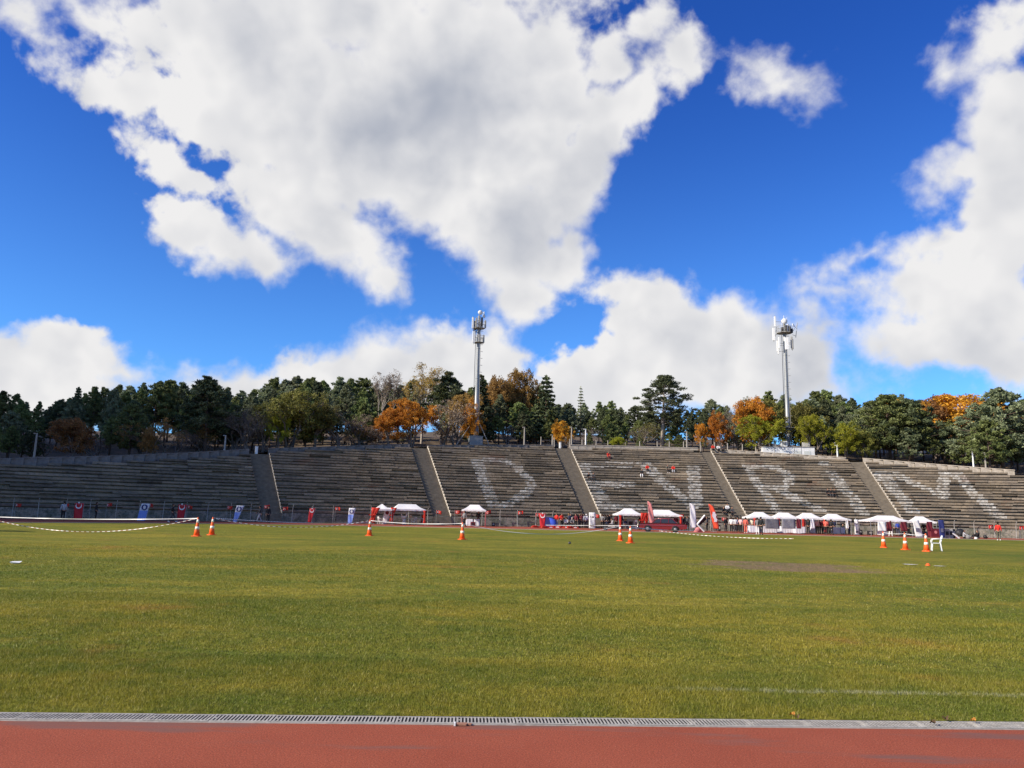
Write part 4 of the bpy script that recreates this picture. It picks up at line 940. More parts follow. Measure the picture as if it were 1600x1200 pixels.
def small_flag(px, py, i):
    d = ray(px, py); k = d.x*d.x+d.y*d.y; rr = RS-.75; B = -2*(CX*d.x+CY*d.y); Cc = CX*CX+CY*CY-rr*rr; s_ = (-B+math.sqrt(B*B-4*k*Cc))/(2*k); P = CAM+d*s_
    root = empty('small_flag', (P.x, P.y, P.z), 0); s = px_scale(P); W, H = 8/s, 5.0/s
    b = MB(); ph = i*1.3; rows = [[(W*(u/6-.5), .07*math.sin(u*1.1+ph), H*(v/4-.5)-.10*math.sin(u*.5+ph)*u/6) for u in range(7)] for v in range(5)]
    b.grid([r+[(x, y+.01, z) for x, y, z in r[::-1]] for r in rows]); b.build('flag_cloth', M_RED, root, True)
    e = MB(); crescent(e, (-.08, -.10, 0), H*.30, Matrix.Identity(4)); e.build('crescent_and_star', M_W, root)
    f = MB(); f.tube([(-W/2-.01,.0,H/2+.05),(-W/2-.01,0,-P.z+.02 if i not in (14,) else -1.2)], .014, 5); f.build('stick', M_STEEL, root)
    nm = ORD[i] if i < 20 else ''
    tag(root, '%s small red crescent flag from the left on the fence' % nm, 'flag', 'small red flags along the fence')
for i, (px, py) in enumerate(SF): small_flag(px, py, i)
# ------------------------------------------------------------------ people
def skin_mesh(name, V, Eg, R, root=0, sub=1):
    me = bpy.data.meshes.new(name+'_t'); me.from_pydata([tuple(v) for v in V], Eg, []); o = bpy.data.objects.new(name+'_t', me); C.objects.link(o)
    md = o.modifiers.new('s', 'SKIN'); md.use_smooth_shade = True
    sv = me.skin_vertices[0].data
    for i, r in enumerate(R): sv[i].radius = (r, r) if not isinstance(r, tuple) else r; sv[i].use_root = (i == root)
    if sub: s2 = o.modifiers.new('d', 'SUBSURF'); s2.levels = sub; s2.render_levels = sub
    dg = bpy.context.evaluated_depsgraph_get(); dg.update(); m2 = bpy.data.meshes.new_from_object(o.evaluated_get(dg)); m2.name = name
    bpy.data.objects.remove(o); bpy.data.meshes.remove(me); return m2
M_SKIN = mat('skin', (.42,.23,.15), .6, 0, .08); 
def CM(name, col, var=.15): return mat(name, col, .85, 0, var, 9)
CLO = {'black': CM('black_cloth', (.018,.018,.02)), 'navy': CM('navy_cloth', (.025,.03,.07)), 'white': CM('white_wool', (.70,.70,.70)), 'grey': CM('grey_cloth', (.20,.20,.20)), 'olive': CM('olive_cloth', (.13,.12,.09)), 'red': CM('bright_red_cloth', (.62,.03,.02)),
 'coral': CM('coral_cloth', (.65,.14,.10)), 'pink': CM('pale_pink_cloth', (.68,.42,.42)), 'blue': CM('blue_cloth', (.03,.07,.42)), 'maroon': CM('maroon_cloth_top', (.14,.02,.03)), 'lightgrey': CM('light_grey_cloth', (.42,.42,.44)), 'cream': CM('cream_cloth', (.62,.55,.42)), 'darkgrey': CM('dark_grey_cloth', (.06,.06,.065))}
HAIRM = {'dark': CM('dark_hair', (.018,.012,.01)), 'brown': CM('brown_hair', (.10,.05,.025)), 'blond': CM('blond_hair', (.30,.18,.08)), 'scarf': CM('white_scarf', (.65,.64,.62))}
def pose_joints(kind):
    """joints in metres, facing -y; returns dict"""
    J = dict(pel=(0,0,.93), wai=(0,0,1.08), che=(0,.01,1.30), nec=(0,.0,1.47), hed=(0,-.02,1.60), top=(0,-.01,1.69),
        shL=(.17,.01,1.40), shR=(-.17,.01,1.40), elL=(.24,.02,1.13), elR=(-.24,.02,1.13), waL=(.25,-.06,.90), waR=(-.25,-.06,.90),
        hiL=(.09,0,.88), hiR=(-.09,0,.88), knL=(.10,-.02,.48), knR=(-.10,-.02,.48), anL=(.11,.02,.08), anR=(-.11,.02,.08), toL=(.13,-.13,.04), toR=(-.13,-.13,.04))
    if kind == 'bent':   # forearms raised, holding something
        J.update(elL=(.24,.03,1.14), elR=(-.24,.03,1.14), waL=(.10,-.24,1.17), waR=(-.10,-.24,1.14), hed=(0,-.05,1.59), top=(0,-.06,1.68))
    elif kind == 'walk':
        J.update(knL=(.10,-.18,.50), anL=(.10,-.30,.10), toL=(.11,-.45,.08), knR=(-.10,.06,.48), anR=(-.10,.32,.12), toR=(-.11,.20,.03), elL=(.23,.14,1.14), waL=(.22,.12,.90), elR=(-.23,-.08,1.14), waR=(-.20,-.28,1.0))
    elif kind == 'lean':  # weight shifted, one hand on hip
        J.update(elR=(-.34,.06,1.16), waR=(-.17,-.06,1.02), knL=(.14,-.05,.48), anL=(.20,-.02,.08), toL=(.24,-.16,.04), pel=(-.02,0,.93))
    elif kind == 'sit':
        J.update({k: (v[0], v[1], v[2]-.45) for k, v in J.items() if k in ('pel','wai','che','nec','hed','top','shL','shR','elL','elR','waL','waR','hiL','hiR')})
        J.update(knL=(.13,-.42,.50), knR=(-.13,-.42,.50), anL=(.13,-.46,.08), anR=(-.13,-.46,.08), toL=(.14,-.60,.04), toR=(-.14,-.60,.04), che=(0,-.05,.84), nec=(0,-.10,1.00), hed=(0,-.15,1.12), top=(0,-.17,1.21), shL=(.17,-.08,.93), shR=(-.17,-.08,.93), elL=(.23,-.18,.68), elR=(-.23,-.18,.68), waL=(.10,-.36,.60), waR=(-.10,-.36,.60))
    elif kind == 'floor':  # sitting low, knees up
        J.update(pel=(0,0,.14), wai=(0,.05,.28), che=(0,.06,.50), nec=(0,0,.66), hed=(0,-.04,.79), top=(0,-.05,.88), shL=(.17,.04,.60), shR=(-.17,.04,.60), elL=(.24,-.15,.42), elR=(-.24,-.15,.42), waL=(.12,-.36,.42), waR=(-.12,-.36,.42),
            hiL=(.09,-.02,.13), hiR=(-.09,-.02,.13), knL=(.13,-.42,.46), knR=(-.13,-.42,.46), anL=(.13,-.62,.08), anR=(-.13,-.62,.08), toL=(.14,-.76,.04), toR=(-.14,-.76,.04))
    elif kind == 'stoop':
        J.update(che=(0,-.20,1.20), nec=(0,-.33,1.30), hed=(0,-.42,1.36), top=(0,-.50,1.41), shL=(.17,-.24,1.26), shR=(-.17,-.24,1.26), elL=(.22,-.34,1.0), elR=(-.22,-.34,1.0), waL=(.12,-.48,.86), waR=(-.12,-.48,.86), wai=(0,-.05,1.06))
    return J
BODY = {}
def body_meshes(kind):
    if kind in BODY: return BODY[kind]
    J = {k: Vector(v) for k, v in pose_joints(kind).items()}
    V, R, E, ix = [], [], [], {}
    def add(k, v, r, par=None): ix[k] = len(V); V.append(v); R.append(r); (E.append((ix[par], ix[k])) if par else None)
    add('pel', J['pel'], (.13,.10)); add('wai', J['wai'], (.115,.085), 'pel'); add('che', J['che'], (.14,.10), 'wai'); add('nec', J['nec'], .05, 'che')
    jaw = J['nec'].lerp(J['hed'], .5); add('jaw', jaw, .058, 'nec'); add('hed', J['hed'], (.075,.09), 'jaw'); add('top', J['top'], .06, 'hed')
    up_ = (J['top']-J['nec']).normalized(); fc = Vector((0,-1,0)); fc = (fc-up_*fc.dot(up_)).normalized()
    add('nose', J['hed']+fc*.095-up_*.01, .013, 'hed'); add('earL', J['hed']+Vector((.082,.01,0)), .016, 'hed'); add('earR', J['hed']+Vector((-.082,.01,0)), .016, 'hed')
    for s, q in (('L', 1), ('R', -1)):
        add('sh'+s, J['sh'+s], .058, 'che'); add('el'+s, J['el'+s], .040, 'sh'+s); add('wa'+s, J['wa'+s], .026, 'el'+s)
        d = (J['wa'+s]-J['el'+s]).normalized(); pl = J['wa'+s]+d*.05; add('pa'+s, pl, (.038,.018), 'wa'+s); sd_ = Vector((0,1,0))-d*d.y; sd_ = sd_.normalized() if sd_.length > .1 else Vector((1,0,0))
        for k_, (o_, l_) in enumerate(((-.028,.075),(-.010,.088),(.010,.082),(.028,.064))):
            a = pl+d*.035+sd_*o_; add('f%d%s' % (k_, s), a, .010, 'pa'+s); add('g%d%s' % (k_, s), a+d*l_+Vector((0,-.02,0)), .008, 'f%d%s' % (k_, s))
        add('th'+s, pl+sd_*-.05+d*.02, .010, 'pa'+s)
        add('hi'+s, J['hi'+s], .085, 'pel'); add('kn'+s, J['kn'+s], .055, 'hi'+s); add('an'+s, J['an'+s], .036, 'kn'+s); add('to'+s, J['to'+s], .030, 'an'+s)
    body = skin_mesh('body', V, E, R)
    # top: torso and sleeves
    V, R, E, ix = [], [], [], {}
    add('pel', J['pel']+Vector((0,0,-.06)), (.165,.135)); add('wai', J['wai'], (.15,.125), 'pel'); add('che', J['che'], (.175,.135), 'wai'); add('nec', J['che'].lerp(J['nec'], .8), .075, 'che')
    for s in 'LR': add('sh'+s, J['sh'+s], .080, 'che'); add('el'+s, J['el'+s], .060, 'sh'+s); add('wa'+s, J['el'+s].lerp(J['wa'+s], .92), .043, 'el'+s)
    jk = skin_mesh('jacket', V, E, R)
    V, R, E, ix = [], [], [], {}
    add('pel', J['pel']+Vector((0,0,.02)), (.15,.12))
    for s in 'LR': add('hi'+s, J['hi'+s]+Vector((0,0,-.03)), .105, 'pel'); add('kn'+s, J['kn'+s], .075, 'hi'+s); add('an'+s, J['kn'+s].lerp(J['an'+s], .93), .058, 'kn'+s)
    tr_m = skin_mesh('trousers', V, E, R)
    V = [J['jaw'] if 'jaw' in J else jaw+Vector((0,.06,.02)), J['hed']+Vector((0,.035,.02)), J['top']+Vector((0,.01,.012))]; hm = skin_mesh('hair', V, [(0,1),(1,2)], [.055,(.088,.088),.062], 1)
    b = MB()
    shs = []
    for s in 'LR':
        a, t_ = J['an'+s], J['to'+s]; d = (t_-a); b.tube([a+Vector((0,.04,-.02))-Vector((0,0,0)), a.lerp(t_, .45)+Vector((0,0,-.01)), t_+d.normalized()*.04], [.052,.050,.036], 7)
    sh = b.mesh('shoes', (M_BLK,), True)
    BODY[kind] = (body, jk, tr_m, hm, sh); 
    for m_ in (body, jk, tr_m, hm): m_.materials.clear(); m_.materials.append(M_SKIN)
    return BODY[kind]
def person(loc, rz, pose, top, bot, hair, label, grp=None, h=1.0, shoes=None, dress=False):
    o = empty('person', loc, rz, label, 'person', grp); o.scale = (h, h, h)
    bm_, jk, tr_, hm, sh = body_meshes(pose)
    b_ = link('body', bm_, o)
    for nm, me, m_ in (('jacket', jk, CLO[top]), ('trousers', tr_, CLO[bot]), ('hair', hm, HAIRM[hair]), ('shoes', sh, CLO[shoes or 'black'])):
        c = link(nm, me, o); c.material_slots[0].link = 'OBJECT'; c.material_slots[0].material = m_
    return o
def pg(px, pyfeet, yaw, pose, top, bot, hair, label, grp=None, h=1., shoes=None):
    P = ground(px, pyfeet); return person(P, math.atan2(-P.x, P.y)+math.radians(yaw), pose, top, bot, hair, label, grp, h, shoes)
GC = 'people gathered left of the car'; GT = 'people at the row of four tents'
pg(97.5,813,200,'stand','lightgrey','black','dark','person in light grey jacket walking alone in the shade at far left')
pg(149,812,90,'stand','black','black','dark','person in black, barely visible in the shade right of the first red banner')
pg(268.5,816,80,'walk','black','darkgrey','dark','person in black striding on the shaded track beside a red banner',shoes='white')
pg(405,815,-70,'walk','darkgrey','lightgrey','dark','person in dark top and grey trousers near the first stairway')
pg(418,817,20,'stand','black','black','dark','person all in black standing at the first stairway foot')
pg(725,823.5,-60,'walk','grey','black','dark','person in grey sleeves stepping past the lone tent left leg')
pg(747,820.5,0,'bent','black','black','dark','person in black behind the table in the lone tent')
pg(869.5,821.5,-30,'lean','red','lightgrey','brown','person in red jacket and light trousers, left of the two red jackets',GC)
pg(877.5,821.5,30,'bent','red','black','dark','person in red vest and black trousers beside another red jacket',GC)
pg(884.5,821.5,0,'sit','white','black','dark','person in white shirt sitting low among the crowd',GC)
pg(888.5,820.5,170,'stand','darkgrey','black','blond','person with fair hair and dark coat behind the sitting one',GC)
pg(893.5,820,10,'sit','grey','black','scarf','person in grey with pale headscarf sitting in the crowd',GC)
pg(899.5,821,-20,'stand','maroon','black','dark','person in maroon top in the middle of the crowd',GC)
pg(905,821,40,'bent','black','darkgrey','dark','person in black holding a white paper',GC)
pg(911.5,821,-10,'stand','lightgrey','darkgrey','dark','person in light grey left of the white jacket',GC)
pg(916,822.5,190,'stand','white','navy','scarf','tall person in white jacket and navy trousers beside the poster',GC)
pg(945,823,180,'stand','darkgrey','darkgrey','dark','person in long dark coat right of the white poster',GC)
pg(941,822,160,'lean','grey','black','brown','person in grey standing behind the dark coat',GC)
pg(953,819,-30,'stand','black','black','dark','person in black half hidden near the tent with red drapes',GC)
pg(957,823.5,-60,'sit','lightgrey','grey','dark','person in light grey sitting left of the tent with red drapes',GC)
pg(963,822,20,'stand','maroon','black','dark','person in maroon beside the red drape',GC)
pg(977,824,0,'sit','navy','navy','dark','person in navy sitting inside the tent left of the car',GC)
pg(1087,830,90,'stand','black','black','dark','person in black standing behind the white feather flag')
pg(1105,830,-100,'lean','darkgrey','black','dark','person in dark clothes handling the white folding board')
pg(1143,832,170,'stand','white','black','dark','person in white shirt and black trousers, leftmost of the white shirts',GT)
pg(1149.5,832,200,'stand','white','darkgrey','dark','second white shirted person from the left',GT)
pg(1157.5,832,150,'bent','pink','black','dark','person in pale pink top left of the first of the four tents',GT)
pg(1165.5,833,180,'stand','coral','coral','dark','person dressed all in coral red',GT,shoes='white')
pg(1170.5,831.5,180,'stand','darkgrey','black','dark','person in dark grey right of the coral dressed person',GT)
pg(1176,832,160,'lean','cream','darkgrey','brown','person in cream top at the corner of the first of the four tents',GT)
pg(1184,835,190,'stand','grey','white','dark','person in grey top and white trousers before the white tables',GT,shoes='white')
pg(1189.5,836,170,'stand','black','black','dark','person all in black before the white tables',GT,h=1.04)
pg(1226.5,831,0,'stand','lightgrey','grey','dark','person in light grey behind the tables of the second tent',GT)
pg(1263.5,834.5,180,'stand','black','black','dark','person in a long black coat at the third tent, left of the red group',GT)
pg(1277,834,180,'stand','pink','black','dark','person in pinkish red top, left of the red group',GT)
pg(1283.5,834,200,'stand','maroon','black','brown','person in maroon top in the middle of the red group',GT)
pg(1287.5,833,160,'stand','red','darkgrey','dark','person in red top right of the maroon one',GT)
pg(1291,835,180,'bent','coral','black','dark','person in orange red top, right of the red group',GT)
pg(1299.5,835.5,150,'lean','black','black','dark','person in black with a white bag right of the red group',GT)
pg(1327,835,120,'stand','black','navy','dark','person in black at the right leg of the fourth tent',GT)
pg(1392.5,838,180,'lean','olive','white','brown','person in olive jacket and white trousers at the long right tent',shoes='white')
pg(1403.5,836.5,200,'stand','blue','navy','dark','person in blue jacket at the long right tent')
pg(1561,844.5,180,'stand','red','olive','dark','person in red jacket with back turned, alone at far right',shoes='white',h=1.04)
pg(1507,841.5,90,'floor','lightgrey','black','dark','person in light grey sitting on the track under a black umbrella')
pg(1528,841.5,-60,'floor','black','black','dark','person in black sitting on the track at the fence')
GD = 'dark figures in the background of the crowd'
for (px, py, yaw, pose, top, bot, hair, lb) in ((891,820,30,'stand','navy','black','dark','person in navy at the back of the crowd, right of the fair-haired one'),(908.5,820,200,'lean','maroon','black','brown','person in maroon behind the white paper'),(921,821,170,'stand','darkgrey','black','dark','person in dark grey squeezed between white jacket and poster'),
    (949,822.5,-160,'bent','black','navy','dark','person in black right of the long dark coat'),(971,823,30,'stand','navy','black','dark','person in navy at the left side of the tent before the car'),(1001,824,-20,'stand','black','black','dark','person in black behind the car bonnet'),
    (1056,824,10,'stand','maroon','grey','dark','person in maroon behind the car boot'),(1062,824,-30,'lean','cream','black','dark','person in cream behind the car boot'),(1068,825,20,'stand','black','black','dark','person in black right of the car boot'),(1074,826,-10,'stand','darkgrey','navy','dark','person in dark grey left of the white feather flag'),
    (1134,829,40,'stand','black','darkgrey','dark','person in black behind the leftmost white shirt'),(1153,830,-20,'stand','black','black','dark','person in black between two white shirts'),(1161,830,60,'bent','navy','black','dark','person in navy behind the coral dressed person'),(1180,831,180,'stand','maroon','black','brown','person in maroon under the corner of the first of four tents'),
    (1196,830,0,'stand','darkgrey','black','dark','person in dark grey behind the first long white table'),(1238,830,20,'bent','black','black','dark','person in black behind the long table of the second tent'),(1256,831,-20,'stand','maroon','black','dark','person in maroon at the left of the third tent'),(1270,832,10,'stand','darkgrey','navy','brown','person in dark grey next to the small white table'),
    (1280,831,-30,'stand','black','black','dark','person in black at the back of the red group'),(1294.5,833,200,'stand','maroon','black','dark','person in maroon at the right edge of the red group'),(1304,834,-160,'stand','navy','black','dark','person in navy at the left of the fourth tent table'),(1317,832,20,'sit','black','black','dark','person in black sitting behind the fourth tent table'),
    (1398,834,160,'stand','grey','black','dark','person in grey between olive jacket and blue jacket'),(1411,834,200,'lean','maroon','darkgrey','dark','person in maroon right of the blue jacket'),(1420,834,30,'stand','darkgrey','black','dark','person in dark grey at the right end of the long right tent'),(1444,836,-20,'stand','black','black','dark','person in black inside the rightmost tent'),(1452,836,190,'stand','maroon','black','brown','person in maroon inside the rightmost tent')):
    pg(px, py, yaw, pose, top, bot, hair, lb, GD)
# on the seats
def on_row(px, py, pose, top, bot, hair, label, grp, yaw=0, shoes=None):
    P = cone_hit(px, py); th, r = polar(P.x, P.y); k = round((r-RS)/RUN); z = ZB+RISE*(k)+ (.0 if pose != 'sit' else -.05)
    q = pol(th, RS+RUN*k+(.12 if pose == 'sit' else -.3), z if pose != 'sit' else z-.0)
    if pose == 'sit': q = pol(th, RS+RUN*k+.28, ZB+RISE*k-.01)
    return person(q, -th+math.radians(yaw), pose, top, bot, hair, label, grp, 1., shoes)
GS = 'people sitting on the stand'
on_row(950,717,'sit','red','maroon','dark','person in red sitting highest up above the letter E',GS,20)
on_row(919,750,'sit','black','black','dark','person in black on the letter E, left of a pair',GS,10)
on_row(927,750.5,'sit','darkgrey','black','dark','person in dark grey on the letter E, right of a pair',GS,-10)
on_row(1012,738.5,'sit','red','black','brown','person in red sitting alone near the top of the letter V',GS,0,'white')
on_row(1004.5,748,'sit','black','white','dark','person in white trousers sitting below the lone red one',GS,-15,'white')
on_row(1042.5,738,'sit','olive','black','dark','person in olive sitting left of one in red, between letter strokes',GS,15,'white')
on_row(1052,738,'sit','red','lightgrey','dark','person in red sitting right of one in olive, between letter strokes',GS,-10)
on_row(1292.5,775.5,'sit','black','black','dark','leftmost of three people in black by the letter I',GS,10)
on_row(1298.5,776,'sit','black','darkgrey','dark','middle of three people in black by the letter I',GS,0)
on_row(1304,776,'sit','black','black','dark','rightmost of three people in black by the letter I',GS,-10)
on_row(1130,804.5,'sit','black','black','dark','person in black on the low rows above the orange flag group',GS,10)
on_row(1138.5,804,'sit','white','black','dark','person in white top on the low rows right of the orange flag',GS,-10)
on_row(1145,807,'sit','darkgrey','black','brown','person in dark grey on the low rows behind the white shirts',GS,-10)
for (px, top, lb, hr) in ((1123,'white','person in white sitting on the parapet beside the fourth stairway','dark'),(1129.5,'darkgrey','person in dark grey on the parapet right of one in white','dark'),(1115,'red','person in red on the parapet left of one in white','dark')):
    P = cone_hit(px, 706); th, r = polar(P.x, P.y); n = Nrow(th); person(pol(th, RS+RUN*n+.62, ZB+RISE*n+.05), -th, 'sit', top, 'black', hr, lb, 'people sitting on the parapet', 1.)
# ------------------------------------------------------------------ vintage red car, nose to the left
def car():
    P0, P1 = ground(1000, 831), ground(1070, 833); L = 4.95; c = ground(1035, 831.5); rz = math.atan2((P1-P0).y, (P1-P0).x)+.06; s = px_scale(c)
    root = empty('vintage_car', (c.x, c.y, .004), rz, 'dark red vintage sedan facing left in front of the long tent', 'car'); W = 1.68
    X = lambda u: -L/2+L*u
    prof = [(.005,.42),(.0,.62),(.012,.80),(.05,.86),(.17,.90),(.28,.94),(.42,.955),(.60,.955),(.74,.95),(.86,.93),(.96,.90),(.995,.80),(1.,.55),(.985,.38)]
    low = [(.93,.34),(.88,.36)]
    def arch(cx, r=.36, n=9): return [(X(cx)+r*math.cos(math.pi*i/n), .33+r*math.sin(math.pi*i/n)) for i in range(n+1)]
    out = [(X(a), b) for a, b in prof]+[(X(.90),.33)]+arch(.765)+[(X(.62),.27),(X(.36),.27)]+arch(.205)+[(X(.05),.36)]
    b = MB(); lays = ((-W/2+.10, .90), (-W/2+.02, .985), (-W/2, 1.), (W/2, 1.), (W/2-.02, .985), (W/2-.10, .90)); zc = .62
    b.grid([[(x*(.985 if k in (0, 5) else 1), y, zc+(z-zc)*f) for x, z in out] for k, (y, f) in enumerate(lays)]); b.build('body', M_ROUGE, root, False)
    g = MB(); base = [(X(.285),.945),(X(.80),.945)]; 
    bot = [(X(.29), .94), (X(.80), .94)]; top = [(X(.40), 1.40), (X(.70), 1.40)]
    def ring(z, x0, x1, w_): r_ = .12; return [(x0,-w_+r_,z),(x0+r_,-w_,z),(x1-r_,-w_,z),(x1,-w_+r_,z),(x1,w_-r_,z),(x1-r_,w_,z),(x0+r_,w_,z),(x0,w_-r_,z)]
    g.grid([ring(1.345, X(.385), X(.715), .63), ring(1.395, X(.40), X(.70), .60), ring(1.42, X(.44), X(.67), .50)]); g.build('roof', M_ROUGE, root, True)
    g = MB(); g.grid([ring(.94, X(.295), X(.80), .755), ring(1.345, X(.39), X(.71), .62)]); g.build('glasshouse', M_GLASS, root)
    for sg in (-1, 1):
        for (xa, xb) in ((X(.292), X(.388)), (X(.47), X(.475)), (X(.63), X(.635)), (X(.803), X(.713))):
            g = MB(); g.tube([(xa, sg*.765, .94), (xb, sg*.632, 1.35)], .03, 5); g.build('window_pillar', M_ROUGE, root)
        g = MB(); g.tube([(X(.02), sg*(W/2+.005), .70), (X(.97), sg*(W/2+.005), .70)], .014, 5); g.build('side_trim', M_CHR, root)
    for ux in (.205, .765):
        for sg in (-1, 1):
            w_ = empty('wheel', (X(ux), sg*(W/2-.12), .33)); w_.parent = root
            g = MB(); g.tube([(0,-.095,0),(0,-.085,0),(0,.085,0),(0,.095,0)], [.29,.33,.33,.29], 24); g.build('tyre', M_BLK, w_, True)
            g = MB(); g.tube([(0,-.105,0),(0,-.09,0),(0,.09,0),(0,.105,0)], [.10,.155,.155,.10], 18); g.build('rim', M_STEEL, w_, True)
    g = MB(); g.tube([(X(-.005), -.8, .50), (X(-.02), -.6, .50), (X(-.02), .6, .50), (X(-.005), .8, .50)], .055, 8); g.build('front_bumper', M_CHR, root, True)
    g = MB(); g.tube([(X(1.003), -.8, .50), (X(1.015), -.6, .50), (X(1.015), .6, .50), (X(1.003), .8, .50)], .055, 8); g.build('rear_bumper', M_CHR, root, True)
    for sg in (-1, 1): g = MB(); g.tube([(X(.0)-.03, sg*.62, .70), (X(0)+.04, sg*.62, .70)], .10, 14); g.build('headlight', M_REF, root, True)
    g = MB(); g.box((X(0)-.005, 0, .70), (.03, .95, .16)); g.build('grille', M_BLK, root)
    g = MB(); g.box((X(1.)-.0, 0, .66), (.03, 1.3, .12)); g.build('tail_lights', M_RED, root)
    g = MB(); g.box((X(-.025), 0, .44), (.02, .42, .10)); g.build('number_plate', M_W, root)
    return root
car()
# ------------------------------------------------------------------ masts
def mast(px, pybase, pytop, off, variant, label):
    d = ray(px, pybase); P = CAM+d*120; k = d.x*d.x+d.y*d.y
    for _ in range(10):
        th, r = polar(P.x, P.y); rt = RS+RUN*Nrow(th)+1.2+off; B = -2*(CX*d.x+CY*d.y); Cc = CX*CX+CY*CY-rt*rt; s_ = (-B+math.sqrt(B*B-4*k*Cc))/(2*k); P = CAM+d*s_
    z0 = hz(P.x, P.y); lo, hi = 5, 60
    for _ in range(30):
        m_ = (lo+hi)/2; lo, hi = (m_, hi) if project((P.x, P.y, z0+m_))[1] > pytop else (lo, m_)
    H = lo; root = empty('antenna_mast', (P.x, P.y, z0), -th, label, 'mast', 'tall antenna masts behind the stand'); zb_ = 1.6 if variant == 0 else 1.3
    b = MB(); b.lathe([(.42,zb_-.1),(.42,zb_+.05),(.33,zb_+.06),(.30,H*.45),(.25,H*.80),(.21,H*.965)], 20); b.build('pole', M_STEEL, root, True)
    for f in (.25,.5,.72):
        b = MB(); b.lathe([(.35-.1*f+.02,H*f-.05),(.35-.1*f+.02,H*f+.05)], 20); b.build('flange', M_STEEL, root)
    b = MB(); lx, ly = .31, -.18     # climbing ladder with hoops on the right, cable run on the left
    for q in (-.0, .34): b.tube([(lx+.08,ly+q-.2,zb_+.5),(lx-.02,ly+q-.2,H*.9)], .02, 4)
    z = zb_+.6
    while z < H*.9: b.tube([(lx+.07-.09*z/H,ly-.2,z),(lx+.07-.09*z/H,ly+.14,z)], .014, 4); z += .42
    z = zb_+2.5
    while z < H*.88: b.tube([(lx+.05,ly-.2,z),(lx+.35,ly-.15,z),(lx+.40,ly,z),(lx+.35,ly+.12,z),(lx+.05,ly+.14,z)], .018, 4); z += 1.1
    b.build('ladder', M_GPOST, root)
    b = MB(); b.tube([(-.50,-.05,zb_),(-.44,-.05,H*.86)], .035, 5); b.tube([(-.50,.05,zb_),(-.44,.05,H*.86)], .03, 5); b.build('cable_run', M_BLK, root)
    def ringplat(zc, R, name='platform'):
        b = MB(); n = 12
        b.lathe([(.3,zc-.03),(R,zc-.03),(R,zc+.03),(.3,zc+.03)], n)
        for hh in (.55, 1.05): b.tube([(R*math.cos(6.2832*i/n), R*math.sin(6.2832*i/n), zc+hh) for i in range(n+1)], .025, 4)
        for i in range(n): a = 6.2832*i/n; b.tube([(R*math.cos(a),R*math.sin(a),zc),(R*math.cos(a),R*math.sin(a),zc+1.05)], .022, 4)
        b.build(name, M_GPOST, root)
    def ant(x, y, zc, hgt, w_=.30, m_=None):
        b = MB(); b.box((x,y,zc), (w_,.16,hgt), bev=.03); b.build('panel_antenna', m_ or M_W, root)
        b = MB(); b.tube([(x,y+.16,zc-hgt*.62),(x,y+.16,zc+hgt*.62)], .035, 5); b.tube([(x,y+.16,zc),(x*.2,y*.2,zc)], .03, 4); b.build('antenna_bracket', M_GPOST, root)
    def dish(x, y, zc, R, lean=(0,-1,0)):
        b = MB(); b.lathe([(.02,-.12),(R*.5,-.08),(R,0),(R,.05),(.02,.03)], 16); o = b.build('dish', M_W, root, True); o.location = (x, y, zc); o.rotation_euler = Vector(lean).to_track_quat('Z', 'Y').to_euler()
    if variant == 0:
        ringplat(H*.895-.5, .95); ringplat(H*.765, .85)
        ant(-1.05,-.5,H*.905,1.75,.30); ant(-.55,-.9,H*.905,1.4,.26,M_GPOST); ant(.95,-.5,H*.90,1.2,.26,M_GPOST); ant(.3,-.95,H*.91,1.5,.3,M_BLK); ant(.3,.8,H*.90,1.5,.3,M_GPOST); ant(-.5,.8,H*.90,1.5,.3,M_BLK)
        ant(-.82,-.45,H*.80,1.85,.42); ant(.75,-.45,H*.79,1.2,.26,M_GPOST); ant(0,-.85,H*.79,1.1,.3,M_GPOST); ant(0,.85,H*.79,1.5)
        b = MB(); b.tube([(0,0,H*.96),(0,0,H)], .05, 6); b.tube([(0,0,H-.15),(.7,0,H-.2),(.7,0,H-.7)], .04, 5); b.build('top_spar', M_GPOST, root)
        dish(.12,-.25,H-.25,.38,(.1,-1,.0)); dish(.72,-.2,H-.75,.30,(.6,-.8,0)); dish(.75,-.1,H-.25,.26,(1,-.3,0))
        b = MB()
        for i in range(5): a = 2.2+i*.35; b.tube([(-.9,-.4+.1*i,H*.86),(-1.0+.1*i,-.5,H*.84),(-.7+.1*i,-.4,H*.835),(-.4,-.2,H*.855)], .022, 4)
        b.build('cable_loop', M_BLK, root)
        b = MB(); b.box((0,0,.78), (2.0,2.0,1.75), bev=.05); b.box((0,0,1.68), (2.1,2.1,.08)); b.build('base_cabinet', mat('grey_cabinet', (.24,.26,.27), .7, 0, .25, 3), root)
        for dx in (-3.2, 2.4):
            b = MB(); b.tube([(dx*.12,-.2,zb_+2.6),(dx,-.4,-.1)], .06, 6); b.build('stay', M_GPOST, root)
    else:
        ringplat(H*.875, 1.25); 
        ant(-1.5,-.3,H*.955,1.7,.28); ant(-1.75,-.3,H*.865,2.1,.42); ant(.05,-1.25,H*.79,2.0,.62); ant(.9,-.9,H*.80,1.9,.34,M_GPOST); ant(-1.05,-.7,H*.80,1.9,.26); ant(-1.0,.7,H*.79,1.8); ant(1.3,.4,H*.80,1.7,.3,M_GPOST); ant(-1.1,-.2,H*.745,.9,.2)
        b = MB()
        for (x0, x1, z0_, z1_) in ((-2.,-1.2,H*.90,H*.88),(1.2,2.0,H*.88,H*.93),(2.0,1.75,H*.93,H*.85),(1.2,1.75,H*.86,H*.85),(-1.2,-1.75,H*.88,H*.83)): b.tube([(x0,-.3,z0_),(x1,-.3,z1_)], .04, 5)
